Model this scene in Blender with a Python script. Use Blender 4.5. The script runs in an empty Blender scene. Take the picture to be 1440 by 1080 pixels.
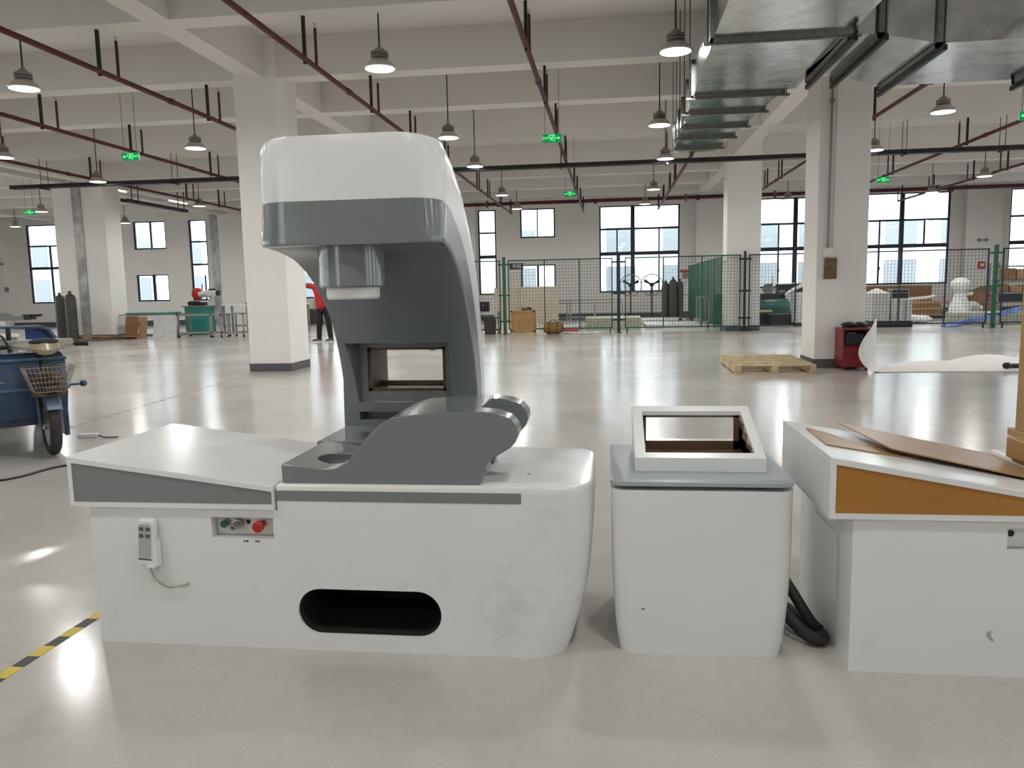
import bpy, bmesh, math, random
from mathutils import Vector, Matrix
random.seed(7)
C = bpy.context.scene.collection
sc = bpy.context.scene
PI = math.pi
D = bpy.data

# ------------------------------------------------------------------ materials
def mat(name, col, rough=0.5, metal=0.0, var=0.0, vscale=4.0, bump=0.0, bscale=40.0, emit=None, estr=0.0, spec=0.5, coat=0.0, dirt=None):
    m = D.materials.new(name); m.use_nodes = True
    nt = m.node_tree; N = nt.nodes; L = nt.links
    b = N['Principled BSDF']
    c4 = (col[0], col[1], col[2], 1)
    b.inputs['Base Color'].default_value = c4
    b.inputs['Roughness'].default_value = rough
    b.inputs['Metallic'].default_value = metal
    b.inputs['Specular IOR Level'].default_value = spec
    if coat: b.inputs['Coat Weight'].default_value = coat; b.inputs['Coat Roughness'].default_value = 0.08
    tc = N.new('ShaderNodeTexCoord')
    src = None
    if var:
        n = N.new('ShaderNodeTexNoise'); n.inputs['Scale'].default_value = vscale; n.inputs['Detail'].default_value = 5
        L.new(tc.outputs['Object'], n.inputs['Vector'])
        r = N.new('ShaderNodeValToRGB')
        r.color_ramp.elements[0].position = 0.3; r.color_ramp.elements[1].position = 0.7
        r.color_ramp.elements[0].color = tuple(max(0, x*(1-var)) for x in col) + (1,)
        r.color_ramp.elements[1].color = tuple(min(1, x*(1+var)) for x in col) + (1,)
        L.new(n.outputs['Fac'], r.inputs['Fac']); src = r.outputs['Color']
    if dirt:
        dcol, dscale, lo, hi = dirt
        n = N.new('ShaderNodeTexNoise'); n.inputs['Scale'].default_value = dscale; n.inputs['Detail'].default_value = 8; n.inputs['Roughness'].default_value = 0.7
        L.new(tc.outputs['Object'], n.inputs['Vector'])
        r = N.new('ShaderNodeValToRGB'); r.color_ramp.elements[0].position = lo; r.color_ramp.elements[1].position = hi
        L.new(n.outputs['Fac'], r.inputs['Fac'])
        mx = N.new('ShaderNodeMix'); mx.data_type = 'RGBA'
        L.new(r.outputs['Color'], mx.inputs['Factor'])
        if src: L.new(src, mx.inputs[6])
        else: mx.inputs[6].default_value = c4
        mx.inputs[7].default_value = dcol + (1,)
        src = mx.outputs[2]
    if src: L.new(src, b.inputs['Base Color'])
    if bump:
        n = N.new('ShaderNodeTexNoise'); n.inputs['Scale'].default_value = bscale; n.inputs['Detail'].default_value = 3
        L.new(tc.outputs['Object'], n.inputs['Vector'])
        bp = N.new('ShaderNodeBump'); bp.inputs['Strength'].default_value = bump; bp.inputs['Distance'].default_value = 0.02
        L.new(n.outputs['Fac'], bp.inputs['Height']); L.new(bp.outputs['Normal'], b.inputs['Normal'])
    if emit:
        b.inputs['Emission Color'].default_value = emit + (1,); b.inputs['Emission Strength'].default_value = estr
    return m

M = {}
M['white'] = mat('white_gloss_paint', (.76, .775, .768), .22, var=.015, vscale=3)
M['whitedirty'] = mat('scuffed_white_paint', (.76, .775, .768), .25, var=.015, vscale=3, dirt=((.50, .485, .46), 2.2, .58, .85))
M['grey'] = mat('grey_gloss_paint', (.175, .197, .203), .2, var=.02, vscale=3, coat=.4)
M['stripe'] = mat('grey_stripe_paint', (.20, .215, .215), .35)
M['wallpaint'] = mat('off_white_wall_paint', (.83, .805, .77), .8, var=.03, vscale=1.2, bump=.05, bscale=60)
M['ceilpaint'] = mat('ceiling_paint', (.70, .675, .645), .9, var=.03, vscale=.8)
M['skirting'] = mat('dark_grey_skirting', (.09, .095, .10), .5)
M['blackmetal'] = mat('black_steel', (.018, .016, .016), .45, .3)
M['redpipe'] = mat('dark_red_pipe', (.085, .010, .013), .6, var=.15, vscale=8)
M['darktray'] = mat('dark_tray', (.025, .022, .02), .5, .3, var=.3, vscale=6)
M['galv'] = mat('galvanised_sheet', (.60, .63, .63), .13, 1.0, var=.16, vscale=5, bump=.22, bscale=2.6)
M['galvdark'] = mat('galvanised_flange', (.20, .205, .19), .45, .7, var=.2, vscale=20)
M['galvcover'] = mat('aluminium_cover_plate', (.42, .42, .41), .45, .8, var=.35, vscale=3)
M['steel'] = mat('stainless_steel', (.48, .47, .45), .3, .85, var=.12, vscale=10)
M['lampgrey'] = mat('lamp_housing_grey', (.27, .25, .22), .3, .6)
M['lampskirt'] = mat('lamp_reflector', (.50, .48, .44), .25, .5)
M['lampglow'] = mat('lamp_diffuser', (.9, .9, .9), .4, emit=(1, .97, .92), estr=1.4)
M['tubeglow'] = mat('tube_glow', (.9, .9, .9), .4, emit=(1, .97, .92), estr=1.5)
M['winframe'] = mat('dark_window_frame', (.02, .026, .038), .4, .3)
M['green'] = mat('green_fence_paint', (.012, .10, .045), .4)
M['fenceblue'] = mat('navy_fence_paint', (.012, .022, .06), .4)
M['fencewire'] = mat('fence_wire', (.03, .05, .05), .5)
M['greenwire'] = mat('green_fence_wire', (.006, .12, .05), .5)
M['exitgreen'] = mat('exit_sign_green', (.0, .16, .05), .4, emit=(.0, .30, .075), estr=.55)
M['exitlight'] = mat('exit_sign_symbol', (.3, .9, .45), .4, emit=(.12, .85, .28), estr=1.0)
M['blue'] = mat('worn_blue_paint', (.028, .072, .15), .4, var=.25, vscale=5, dirt=((.07, .065, .06), 5, .45, .7))
M['bluelight'] = mat('faded_blue_paint', (.06, .125, .21), .45, var=.2, vscale=5)
M['navytube'] = mat('blue_grey_tube', (.06, .085, .13), .35, .3, var=.2)
M['rubber'] = mat('black_rubber', (.022, .02, .019), .7, var=.3, vscale=20, bump=.1)
M['tyre'] = mat('dusty_tyre', (.035, .031, .028), .8, var=.4, vscale=14, bump=.15, bscale=60)
M['black'] = mat('black_plastic', (.012, .012, .013), .4)
M['slotshade'] = mat('slot_shade_black', (.008, .008, .007), .8)
M['cowl'] = mat('silver_cowl', (.34, .33, .30), .35, .3, var=.25, vscale=8)
M['headlight'] = mat('yellowed_lens', (.36, .31, .20), .25, var=.3, vscale=10)
M['amber'] = mat('amber_lens', (.28, .14, .03), .3)
M['rust'] = mat('rusty_scrap', (.10, .065, .04), .8, var=.5, vscale=18)
M['wire'] = mat('basket_wire', (.30, .28, .25), .4, .7)
M['card'] = mat('cardboard', (.25, .125, .06), .85, var=.15, vscale=6)
M['cardlight'] = mat('pale_cardboard', (.36, .22, .12), .85, var=.12, vscale=6)
M['ply'] = mat('plywood', (.46, .40, .31), .7, var=.1, vscale=3)
M['crate'] = mat('crate_wood', (.36, .21, .085), .65, var=.2, vscale=4)
M['pallet'] = mat('pallet_pine', (.50, .39, .235), .75, var=.25, vscale=6)
M['boardbrown'] = mat('brown_hardboard', (.35, .205, .10), .34, var=.12, vscale=5)
M['orange'] = mat('ochre_paint', (.39, .175, .03), .35, var=.05)
M['woodgold'] = mat('golden_brown_wood', (.33, .19, .05), .4, var=.15, vscale=5)
M['lining'] = mat('brown_wood_lining', (.12, .07, .035), .5, var=.3, vscale=12)
M['red'] = mat('red_cabinet_paint', (.20, .008, .012), .35, var=.1)
M['redbtn'] = mat('red_button', (.42, .01, .015), .35)
M['greenbtn'] = mat('green_button', (.005, .09, .05), .35)
M['sheet'] = mat('white_foam_sheet', (.80, .78, .76), .6)
M['whiteplastic'] = mat('white_plastic', (.78, .78, .76), .4)
M['handset'] = mat('grey_handset_face', (.40, .44, .45), .4)
M['darkkey'] = mat('dark_key', (.07, .08, .09), .5)
M['cord'] = mat('beige_cord', (.42, .39, .31), .5)
M['teal'] = mat('teal_paint', (.03, .24, .21), .45, var=.1)
M['gas'] = mat('dark_gas_bottle', (.055, .053, .048), .5, .2, var=.25, vscale=5)
M['tankgreen'] = mat('green_tank_paint', (.02, .11, .085), .4)
M['bluetarp'] = mat('blue_tarpaulin', (.11, .16, .42), .45, var=.35, vscale=6, bump=.4, bscale=10)
M['clearwrap'] = mat('clear_plastic_wrap', (.80, .81, .80), .2, var=.1, vscale=16, bump=.8, bscale=18)
M['greygreen'] = mat('pale_green_packing', (.42, .44, .34), .6, var=.25, vscale=10)
M['whitewrap'] = mat('white_wrapped_stock', (.58, .59, .58), .4, var=.14, vscale=8, bump=.3, bscale=12)
M['bagdark'] = mat('dark_bag_cloth', (.018, .02, .03), .7)
M['bagbrown'] = mat('dark_brown_bag', (.045, .03, .022), .7)
M['duffel'] = mat('ochre_canvas', (.22, .13, .035), .8, var=.2, vscale=14)
M['redjacket'] = mat('red_jacket', (.40, .012, .02), .6, var=.12, vscale=10)
M['trousers'] = mat('black_trousers', (.012, .011, .012), .8)
M['shoe'] = mat('dark_grey_trainer', (.09, .085, .08), .6)
M['sole'] = mat('white_sole', (.75, .74, .72), .6)
M['skin'] = mat('skin', (.50, .30, .20), .5)
M['hair'] = mat('black_hair', (.01, .009, .008), .5)
M['greyshirt'] = mat('grey_shirt', (.13, .13, .13), .8)
M['tapeyellow'] = mat('yellow_tape', (.62, .47, .05), .5, var=.12, vscale=8)
M['tapeblack'] = mat('black_tape', (.035, .035, .037), .5)
M['tapegrey'] = mat('worn_grey_tape', (.19, .185, .175), .6)
M['sign'] = mat('navy_sign', (.012, .016, .045), .4)
M['signwhite'] = mat('sign_white', (.7, .7, .72), .5)
M['facade'] = mat('pale_facade', (.70, .715, .73), .8)
M['facadewin'] = mat('facade_window', (.22, .245, .262), .15)
M['ground'] = mat('outside_paving', (.55, .55, .53), .9)
M['brownbox'] = mat('brown_box_plaster', (.17, .115, .065), .9, var=.4, vscale=25)
M['redwhite'] = mat('red_label', (.5, .03, .025), .5)
M['greymetal'] = mat('grey_painted_metal', (.24, .25, .24), .4, .4, var=.1)
M['sawwhite'] = mat('machine_white', (.55, .56, .55), .4)

def glass_mat():
    m = D.materials.new('window_glass'); m.use_nodes = True
    nt = m.node_tree; N = nt.nodes; L = nt.links
    for n in list(N): N.remove(n)
    o = N.new('ShaderNodeOutputMaterial'); t = N.new('ShaderNodeBsdfTransparent'); g = N.new('ShaderNodeBsdfGlossy')
    t.inputs['Color'].default_value = (.93, .97, .98, 1); g.inputs['Roughness'].default_value = .02
    f = N.new('ShaderNodeFresnel'); f.inputs['IOR'].default_value = 1.45
    mx = N.new('ShaderNodeMixShader')
    L.new(f.outputs[0], mx.inputs[0]); L.new(t.outputs[0], mx.inputs[1]); L.new(g.outputs[0], mx.inputs[2]); L.new(mx.outputs[0], o.inputs[0])
    return m
M['glass'] = glass_mat()

def floor_mat():
    m = D.materials.new('polished_concrete'); m.use_nodes = True
    nt = m.node_tree; N = nt.nodes; L = nt.links
    b = N['Principled BSDF']; b.inputs['Specular IOR Level'].default_value = .36
    tc = N.new('ShaderNodeTexCoord')
    n1 = N.new('ShaderNodeTexNoise'); n1.inputs['Scale'].default_value = .55; n1.inputs['Detail'].default_value = 7; n1.inputs['Roughness'].default_value = .65
    n2 = N.new('ShaderNodeTexNoise'); n2.inputs['Scale'].default_value = 14; n2.inputs['Detail'].default_value = 6; n2.inputs['Roughness'].default_value = .7
    n3 = N.new('ShaderNodeTexNoise'); n3.inputs['Scale'].default_value = 160; n3.inputs['Detail'].default_value = 2
    for n in (n1, n2, n3): L.new(tc.outputs['Object'], n.inputs['Vector'])
    r1 = N.new('ShaderNodeValToRGB'); e = r1.color_ramp.elements
    e[0].position = .3; e[0].color = (.455, .435, .405, 1); e[1].position = .72; e[1].color = (.60, .57, .53, 1)
    L.new(n1.outputs['Fac'], r1.inputs['Fac'])
    r2 = N.new('ShaderNodeValToRGB'); e = r2.color_ramp.elements
    e[0].position = .25; e[0].color = (.93, .93, .93, 1); e[1].position = .75; e[1].color = (1.03, 1.03, 1.03, 1)
    L.new(n2.outputs['Fac'], r2.inputs['Fac'])
    mx = N.new('ShaderNodeMix'); mx.data_type = 'RGBA'; mx.blend_type = 'MULTIPLY'; mx.inputs['Factor'].default_value = 1
    L.new(r1.outputs['Color'], mx.inputs[6]); L.new(r2.outputs['Color'], mx.inputs[7])
    r3 = N.new('ShaderNodeValToRGB'); e = r3.color_ramp.elements
    e[0].position = .3; e[0].color = (.93, .93, .93, 1); e[1].position = .7; e[1].color = (1.05, 1.05, 1.05, 1)
    L.new(n3.outputs['Fac'], r3.inputs['Fac'])
    mx2 = N.new('ShaderNodeMix'); mx2.data_type = 'RGBA'; mx2.blend_type = 'MULTIPLY'; mx2.inputs['Factor'].default_value = 1
    L.new(mx.outputs[2], mx2.inputs[6]); L.new(r3.outputs['Color'], mx2.inputs[7])
    L.new(mx2.outputs[2], b.inputs['Base Color'])
    rr = N.new('ShaderNodeMapRange'); rr.inputs[1].default_value = .3; rr.inputs[2].default_value = .7; rr.inputs[3].default_value = .14; rr.inputs[4].default_value = .21
    L.new(n1.outputs['Fac'], rr.inputs[0]); L.new(rr.outputs[0], b.inputs['Roughness'])
    bp = N.new('ShaderNodeBump'); bp.inputs['Strength'].default_value = .02; bp.inputs['Distance'].default_value = .01
    L.new(n2.outputs['Fac'], bp.inputs['Height']); L.new(bp.outputs['Normal'], b.inputs['Normal'])
    return m
M['floor'] = floor_mat()

# ------------------------------------------------------------------ mesh helpers
class MB:
    def __init__(s, Mx=None):
        s.v = []; s.f = []; s.M = Mx or Matrix.Identity(4)
    def add(s, vs, fs):
        n = len(s.v)
        s.v += [s.M @ Vector(p) for p in vs]
        s.f += [[i+n for i in f] for f in fs]
        return s
    def box(s, x0, x1, y0, y1, z0, z1):
        return s.add([(x0,y0,z0),(x1,y0,z0),(x1,y1,z0),(x0,y1,z0),(x0,y0,z1),(x1,y0,z1),(x1,y1,z1),(x0,y1,z1)],
                     [(0,3,2,1),(4,5,6,7),(0,1,5,4),(1,2,6,5),(2,3,7,6),(3,0,4,7)])
    def cbox(s, c, d):
        return s.box(c[0]-d[0]/2, c[0]+d[0]/2, c[1]-d[1]/2, c[1]+d[1]/2, c[2]-d[2]/2, c[2]+d[2]/2)
    def loft(s, rings, cap0=True, cap1=True, closed=True):
        n = len(rings[0]); vs = [p for r in rings for p in r]; fs = []
        for k in range(len(rings)-1):
            for i in range(n if closed else n-1):
                j = (i+1) % n
                fs.append((k*n+i, k*n+j, (k+1)*n+j, (k+1)*n+i))
        if cap0: fs.append(tuple(reversed(range(n))))
        if cap1: fs.append(tuple((len(rings)-1)*n+i for i in range(n)))
        return s.add(vs, fs)
    def tube(s, pts, r, n=8, cap=True):
        pts = [Vector(p) for p in pts]; rs = r if isinstance(r, (list, tuple)) else [r]*len(pts)
        rings = []; up = None
        for i, p in enumerate(pts):
            if i == 0: t = pts[1]-pts[0]
            elif i == len(pts)-1: t = pts[-1]-pts[-2]
            else: t = (pts[i+1]-pts[i]).normalized() + (pts[i]-pts[i-1]).normalized()
            t.normalize()
            if up is None: up = Vector((0,0,1)) if abs(t.z) < .9 else Vector((1,0,0))
            a = t.cross(up)
            if a.length < 1e-5: a = t.cross(Vector((0,1,0)))
            a.normalize(); b = t.cross(a).normalized(); up = -b if False else up
            rings.append([p + (a*math.cos(2*PI*k/n) + b*math.sin(2*PI*k/n))*rs[i] for k in range(n)])
        return s.loft(rings, cap, cap)
    def cyl(s, a, b, r, n=16, r2=None):
        return s.tube([a, b], [r, r if r2 is None else r2], n)
    def lathe(s, prof, c=(0,0,0), n=20, axis='z'):
        rings = []
        for r, h in prof:
            ring = []
            for k in range(n):
                a = 2*PI*k/n; x, y = r*math.cos(a), r*math.sin(a)
                p = {'z': (x, y, h), 'y': (x, h, y), 'x': (h, x, y)}[axis]
                ring.append((c[0]+p[0], c[1]+p[1], c[2]+p[2]))
            rings.append(ring)
        return s.loft(rings, True, True)
    def prism(s, poly, a, b, axis='y'):
        def P(u, w, t): return {'y': (u, t, w), 'x': (t, u, w), 'z': (u, w, t)}[axis]
        return s.loft([[P(u, w, a) for u, w in poly], [P(u, w, b) for u, w in poly]])
    def sphere(s, c, r, nu=14, nv=8, sz=(1,1,1)):
        rings = []
        for j in range(1, nv):
            t = PI*j/nv
            rings.append([(c[0]+r*sz[0]*math.sin(t)*math.cos(2*PI*k/nu), c[1]+r*sz[1]*math.sin(t)*math.sin(2*PI*k/nu), c[2]-r*sz[2]*math.cos(t)) for k in range(nu)])
        return s.loft(rings)
    def torus(s, c, R, r, axis='x', nu=28, nv=8, sx=1.0):
        rings = []
        for i in range(nu+1):
            a = 2*PI*i/nu; ring = []
            for k in range(nv):
                b = 2*PI*k/nv; q = R + r*math.cos(b); h = r*sx*math.sin(b)
                p = {'x': (h, q*math.cos(a), q*math.sin(a)), 'y': (q*math.cos(a), h, q*math.sin(a)), 'z': (q*math.cos(a), q*math.sin(a), h)}[axis]
                ring.append((c[0]+p[0], c[1]+p[1], c[2]+p[2]))
            rings.append(ring)
        return s.loft(rings, False, False)
    def mesh(s, name, off=(0,0,0)):
        bm = bmesh.new(); o = Vector(off)
        vs = [bm.verts.new(p - o) for p in s.v]
        for f in s.f:
            try: bm.faces.new([vs[i] for i in f])
            except ValueError: pass
        bmesh.ops.remove_doubles(bm, verts=bm.verts, dist=1e-5)
        bmesh.ops.recalc_face_normals(bm, faces=bm.faces)
        me = D.meshes.new(name); bm.to_mesh(me); bm.free()
        return me

def finish(o, m, smooth=None, bevel=0.0, label=None):
    o.data.materials.clear(); o.data.materials.append(m)
    if bevel:
        md = o.modifiers.new('bevel', 'BEVEL'); md.width = bevel; md.segments = 3; md.limit_method = 'ANGLE'; md.angle_limit = math.radians(40)
        md.harden_normals = False
    if smooth is not None:
        o.data.shade_smooth()
        o.data.set_sharp_from_angle(angle=math.radians(smooth))
    if label: o['label'] = label
    return o

def wloc(o):
    v = Vector((0,0,0))
    while o is not None:
        v = v + o.location; o = o.parent
    return v

def part(name, mb, m, root, smooth=None, bevel=0.0, label=None, world=False):
    """one mesh object under root; world=True: geometry is given in world coordinates"""
    o = D.objects.new(name, mb.mesh(name, wloc(root) if world else (0,0,0))); C.objects.link(o); o.parent = root
    return finish(o, m, smooth, bevel, label)

def tag(o, label, cat, group=None, kind=None):
    o['label'] = label; o['category'] = cat
    if group: o['group'] = group
    if kind: o['kind'] = kind
    return o

def thing(name, label, cat, loc=(0,0,0), rotz=0.0, group=None):
    o = D.objects.new(name, None); C.objects.link(o); o.empty_display_size = .1
    o.location = loc; o.rotation_euler = (0, 0, rotz)
    return tag(o, label, cat, group)

def solo(name, mb, m, label, cat, loc=(0,0,0), rotz=0.0, group=None, smooth=None, bevel=0.0, kind=None, world=False):
    """a thing that is one mesh"""
    o = D.objects.new(name, mb.mesh(name, loc if world else (0,0,0))); C.objects.link(o)
    o.location = loc; o.rotation_euler = (0, 0, rotz)
    finish(o, m, smooth, bevel)
    return tag(o, label, cat, group, kind)

def struct(name, mb, m, label=None, parent=None, smooth=None, bevel=0.0):
    o = D.objects.new(name, mb.mesh(name)); C.objects.link(o)
    finish(o, m, smooth, bevel)
    if parent: o.parent = parent
    else: o['kind'] = 'structure'
    if label: o['label'] = label
    return o

def dup(root, loc, rotz=None, label=None):
    r = root.copy(); C.objects.link(r); r.location = loc
    if rotz is not None: r.rotation_euler = (0, 0, rotz)
    if label: r['label'] = label
    for ch in list(root.children):
        c = ch.copy(); C.objects.link(c); c.parent = r
        for g in ch.children:
            d = g.copy(); C.objects.link(d); d.parent = c
    return r

def cut(o, *mbs):
    """boolean difference, baked into the mesh"""
    for mb in mbs:
        co = D.objects.new('cutter', mb.mesh('cutter', wloc(o))); C.objects.link(co); co.location = wloc(o)
        md = o.modifiers.new('cut', 'BOOLEAN'); md.operation = 'DIFFERENCE'; md.object = co; md.solver = 'EXACT'
        # the boolean must come first, before any bevel
        while o.modifiers[0] != md: o.modifiers.move(len(o.modifiers)-1, 0); break
        dg = bpy.context.evaluated_depsgraph_get(); dg.update()
        others = [(x, x.show_viewport) for x in o.modifiers if x != md]
        for x, _ in others: x.show_viewport = False
        dg.update()
        me = D.meshes.new_from_object(o.evaluated_get(dg))
        for x, v in others: x.show_viewport = v
        o.modifiers.remove(md); o.data = me
        D.objects.remove(co)
    return o

def text_mesh(name, body, size, m, root, Mx, depth=.0015):
    cu = D.curves.new(name, 'FONT'); cu.body = body; cu.size = size; cu.extrude = depth; cu.align_x = 'CENTER'; cu.align_y = 'CENTER'
    t = D.objects.new('tmp_text', cu); C.objects.link(t)
    dg = bpy.context.evaluated_depsgraph_get(); dg.update()
    me = D.meshes.new_from_object(t.evaluated_get(dg)); me.transform(Mx); me.name = name
    D.objects.remove(t)
    o = D.objects.new(name, me); C.objects.link(o); o.parent = root
    me.materials.clear(); me.materials.append(m)
    return o

def rrect(x0, x1, y0, y1, r, n=6):
    """rounded rectangle outline; r is one radius or (x0y0, x1y0, x1y1, x0y1)"""
    if not isinstance(r, (tuple, list)): r = (r,)*4
    out = []
    for (cx, cy, a0, q) in ((x0, y0, PI, r[0]), (x1, y0, 1.5*PI, r[1]), (x1, y1, 0, r[2]), (x0, y1, .5*PI, r[3])):
        q = max(q, 1e-4)
        ox = cx + q if cx == x0 else cx - q; oy = cy + q if cy == y0 else cy - q
        for k in range(n+1):
            a = a0 + .5*PI*k/n
            out.append((ox + q*math.cos(a), oy + q*math.sin(a)))
    return out

def interp(tab, x):
    if x <= tab[0][0]: return tab[0][1]
    for (a, u), (b, v) in zip(tab, tab[1:]):
        if x <= b: return u + (v-u)*(x-a)/(b-a)
    return tab[-1][1]

def smoothcurve(pts, n):
    """Catmull-Rom through 2-D/3-D points, n samples"""
    P = [Vector(p) for p in pts]; P = [P[0]*2-P[1]] + P + [P[-1]*2-P[-2]]
    out = []; m = len(P)-3
    for i in range(n):
        t = i/(n-1)*m; k = min(int(t), m-1); t -= k
        a, b, c, d = P[k:k+4]
        out.append(.5*((2*b) + (c-a)*t + (2*a-5*b+4*c-d)*t*t + (3*b-a-3*c+d)*t**3))
    return out

# ------------------------------------------------------------------ setting: floor, ceiling, walls
X0, X1, YB, YF = -31.0, 20.0, -9.0, 33.0
ZS, ZB = 5.40, 4.77                                   # slab underside, beam underside
struct('floor', MB().box(X0-.3, X1+.3, YB-.3, YF+.3, -.2, 0), M['floor'], 'polished grey beige concrete floor')
struct('ceiling', MB().box(X0-.3, X1+.3, YB-.3, YF+.3, ZS, ZS+.25), M['ceilpaint'], 'pale concrete slab above the beams')

def wall_with_holes(a0, a1, z0, z1, holes, t0, t1, axis):
    """wall spanning a0..a1 along x (axis 'x') or y, thickness t0..t1, holes = (a,b,za,zb)"""
    mb = MB()
    cuts = sorted({a0, a1, *[h[0] for h in holes], *[h[1] for h in holes]})
    for u, v in zip(cuts, cuts[1:]):
        hs = sorted([(h[2], h[3]) for h in holes if h[0] <= u+1e-6 and h[1] >= v-1e-6])
        z = z0
        for (p, q) in hs + [(z1, z1)]:
            if p > z+1e-6:
                if axis == 'x': mb.box(u, v, t0, t1, z, p)
                else: mb.box(t0, t1, u, v, z, p)
            z = max(z, q)
    return mb

WZ0, WZ1 = 1.08, 4.63
WIN = [  # (x0, x1, z0, z1, vertical bars: (x, z0, z1, width), horizontal bars: (z, x0, x1, width))
    (-26.46, -24.30, WZ0, WZ1, [(-25.38, WZ0, 3.68, .07)], [(3.68, None, None, .07), (2.68, None, None, .12)], 'left'),
    (-21.20, -19.66, 3.40, WZ1, [(-20.40, None, None, .07)], [], 'upper'),
    (-21.20, -19.66, WZ0, 2.27, [(-20.40, None, None, .12)], [], 'lower'),
    (-18.56, -17.72, WZ0, WZ1, [(-17.95, WZ0, 2.2, .05)], [(3.68, None, None, .07), (2.68, None, None, .08)], 'narrow'),
    (-13.60, -10.80, WZ0, WZ1, [(-12.55, None, None, .12)], [(3.68, None, None, .07), (2.68, None, None, .12)], 'hidden'),
    (-5.53, -4.76, WZ0, WZ1, [], [(3.68, None, None, .07), (2.68, None, None, .14)], 'narrow'),
    (-3.73, -2.26, 3.42, WZ1, [(-3.01, None, None, .05)], [], 'upper'),
    (-3.73, -2.26, WZ0, 2.31, [(-3.01, None, None, .09)], [], 'lower'),
    (-.42, 2.86, WZ0, WZ1, [(.95, None, None, .17), (.31, WZ0, 3.68, .06), (2.03, WZ0, 3.68, .06)], [(3.69, None, None, .08), (2.68, None, None, .15)], 'big'),
    (6.03, 9.25, WZ0+.06, WZ1+.1, [(7.45, None, None, .17), (6.80, WZ0+.06, 3.72, .06), (8.45, WZ0+.06, 3.72, .06)], [(3.70, None, None, .08), (2.70, None, None, .15)], 'big'),
    (10.06, 13.30, WZ0+.10, WZ1+.14, [(11.52, None, None, .17), (10.69, WZ0+.1, 3.72, .06), (12.38, 2.7, 3.72, .06)], [(3.71, None, None, .08), (2.70, None, None, .15)], 'big'),
    (15.50, 18.70, WZ0+.12, WZ1+.16, [(16.95, None, None, .17), (17.8, WZ0+.12, 3.74, .06)], [(3.74, None, None, .08), (2.72, None, None, .15)], 'big'),
]
struct('wall_back', wall_with_holes(X0, X1, 0, ZS, [w[:4] for w in WIN], YF, YF+.28, 'x'), M['wallpaint'], 'white window wall at the far end of the hall')
side_holes = [(y, y+3.2, 1.1, 4.6) for y in (-6.5, -1.5, 4.5, 9.0, 15.0, 19.5, 25.0)]
struct('wall_left', wall_with_holes(YB, YF, 0, ZS, side_holes, X0-.28, X0, 'y'), M['wallpaint'])
struct('wall_right', wall_with_holes(YB, YF, 0, ZS, side_holes, X1, X1+.28, 'y'), M['wallpaint'])
front_holes = [(x, x+3.2, 1.1, 4.6) for x in (-22, -10.5, 10.2)]
struct('wall_front', wall_with_holes(X0, X1, 0, ZS, front_holes, YB-.28, YB, 'x'), M['wallpaint'])
struct('baseboard_back', MB().box(X0, X1, YF-.015, YF, 0, .22), M['skirting'])

wlabel = {'left': 'tall dark framed window left of the twin pillar at far left', 'big': '', }
wn = 0
for (x0, x1, z0, z1, vb, hb, nm) in WIN:
    wn += 1
    r = D.objects.new('window_%d' % wn, None); C.objects.link(r); r['kind'] = 'structure'; r.location = (x0, YF, z0)
    f = MB(); y0, y1 = YF+.05, YF+.12; t = .065
    f.box(x0, x1, y0, y1, z0, z0+t); f.box(x0, x1, y0, y1, z1-t*.7, z1)
    f.box(x0, x0+t, y0, y1, z0, z1); f.box(x1-t, x1, y0, y1, z0, z1)
    for (x, a, b, w) in vb: f.box(x-w/2, x+w/2, y0-.005, y1+.005, z0 if a is None else a, z1 if b is None else b)
    for (z, a, b, w) in hb: f.box(x0, x1, y0-.004, y1+.004, z-w/2, z+w/2)
    part('window_frame', f, M['winframe'], r, world=True)
    part('window_pane', MB().box(x0+.02, x1-.02, YF+.083, YF+.089, z0+.02, z1-.02), M['glass'], r, world=True)
    if nm in ('big', 'left'):
        xh = vb[1][0] if len(vb) > 1 else vb[0][0]
        part('window_handle', MB().box(xh+.02, xh+.05, YF+.02, YF+.06, 1.75, 1.9), M['black'], r, world=True)
for nm, holes, k in (('front', front_holes, 'x'), ('left', side_holes, 'y'), ('right', side_holes, 'z')):
    for (a, b, z0, z1) in holes:
        wn += 1
        r = D.objects.new('window_%d' % wn, None); C.objects.link(r); r['kind'] = 'structure'
        f = MB(); g = MB(); t = .065; mid = (a+b)/2
        def bx(m, u0, u1, w0, w1, d0=.06, d1=.13):
            if k == 'x': m.box(u0, u1, YB-d1, YB-d0, w0, w1)
            elif k == 'y': m.box(X0-d1, X0-d0, u0, u1, w0, w1)
            else: m.box(X1+d0, X1+d1, u0, u1, w0, w1)
        r.location = {'x': (a, YB, z0), 'y': (X0, a, z0), 'z': (X1, a, z0)}[k]
        bx(f, a, b, z0, z0+t); bx(f, a, b, z1-t, z1); bx(f, a, a+t, z0, z1); bx(f, b-t, b, z0, z1)
        bx(f, mid-.08, mid+.08, z0, z1); bx(f, a, b, 2.62, 2.76); bx(f, a, b, 3.66, 3.74)
        bx(g, a+.02, b-.02, z0+.02, z1-.02, .09, .096)
        part('window_frame', f, M['winframe'], r, world=True); part('window_pane', g, M['glass'], r, world=True)

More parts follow.
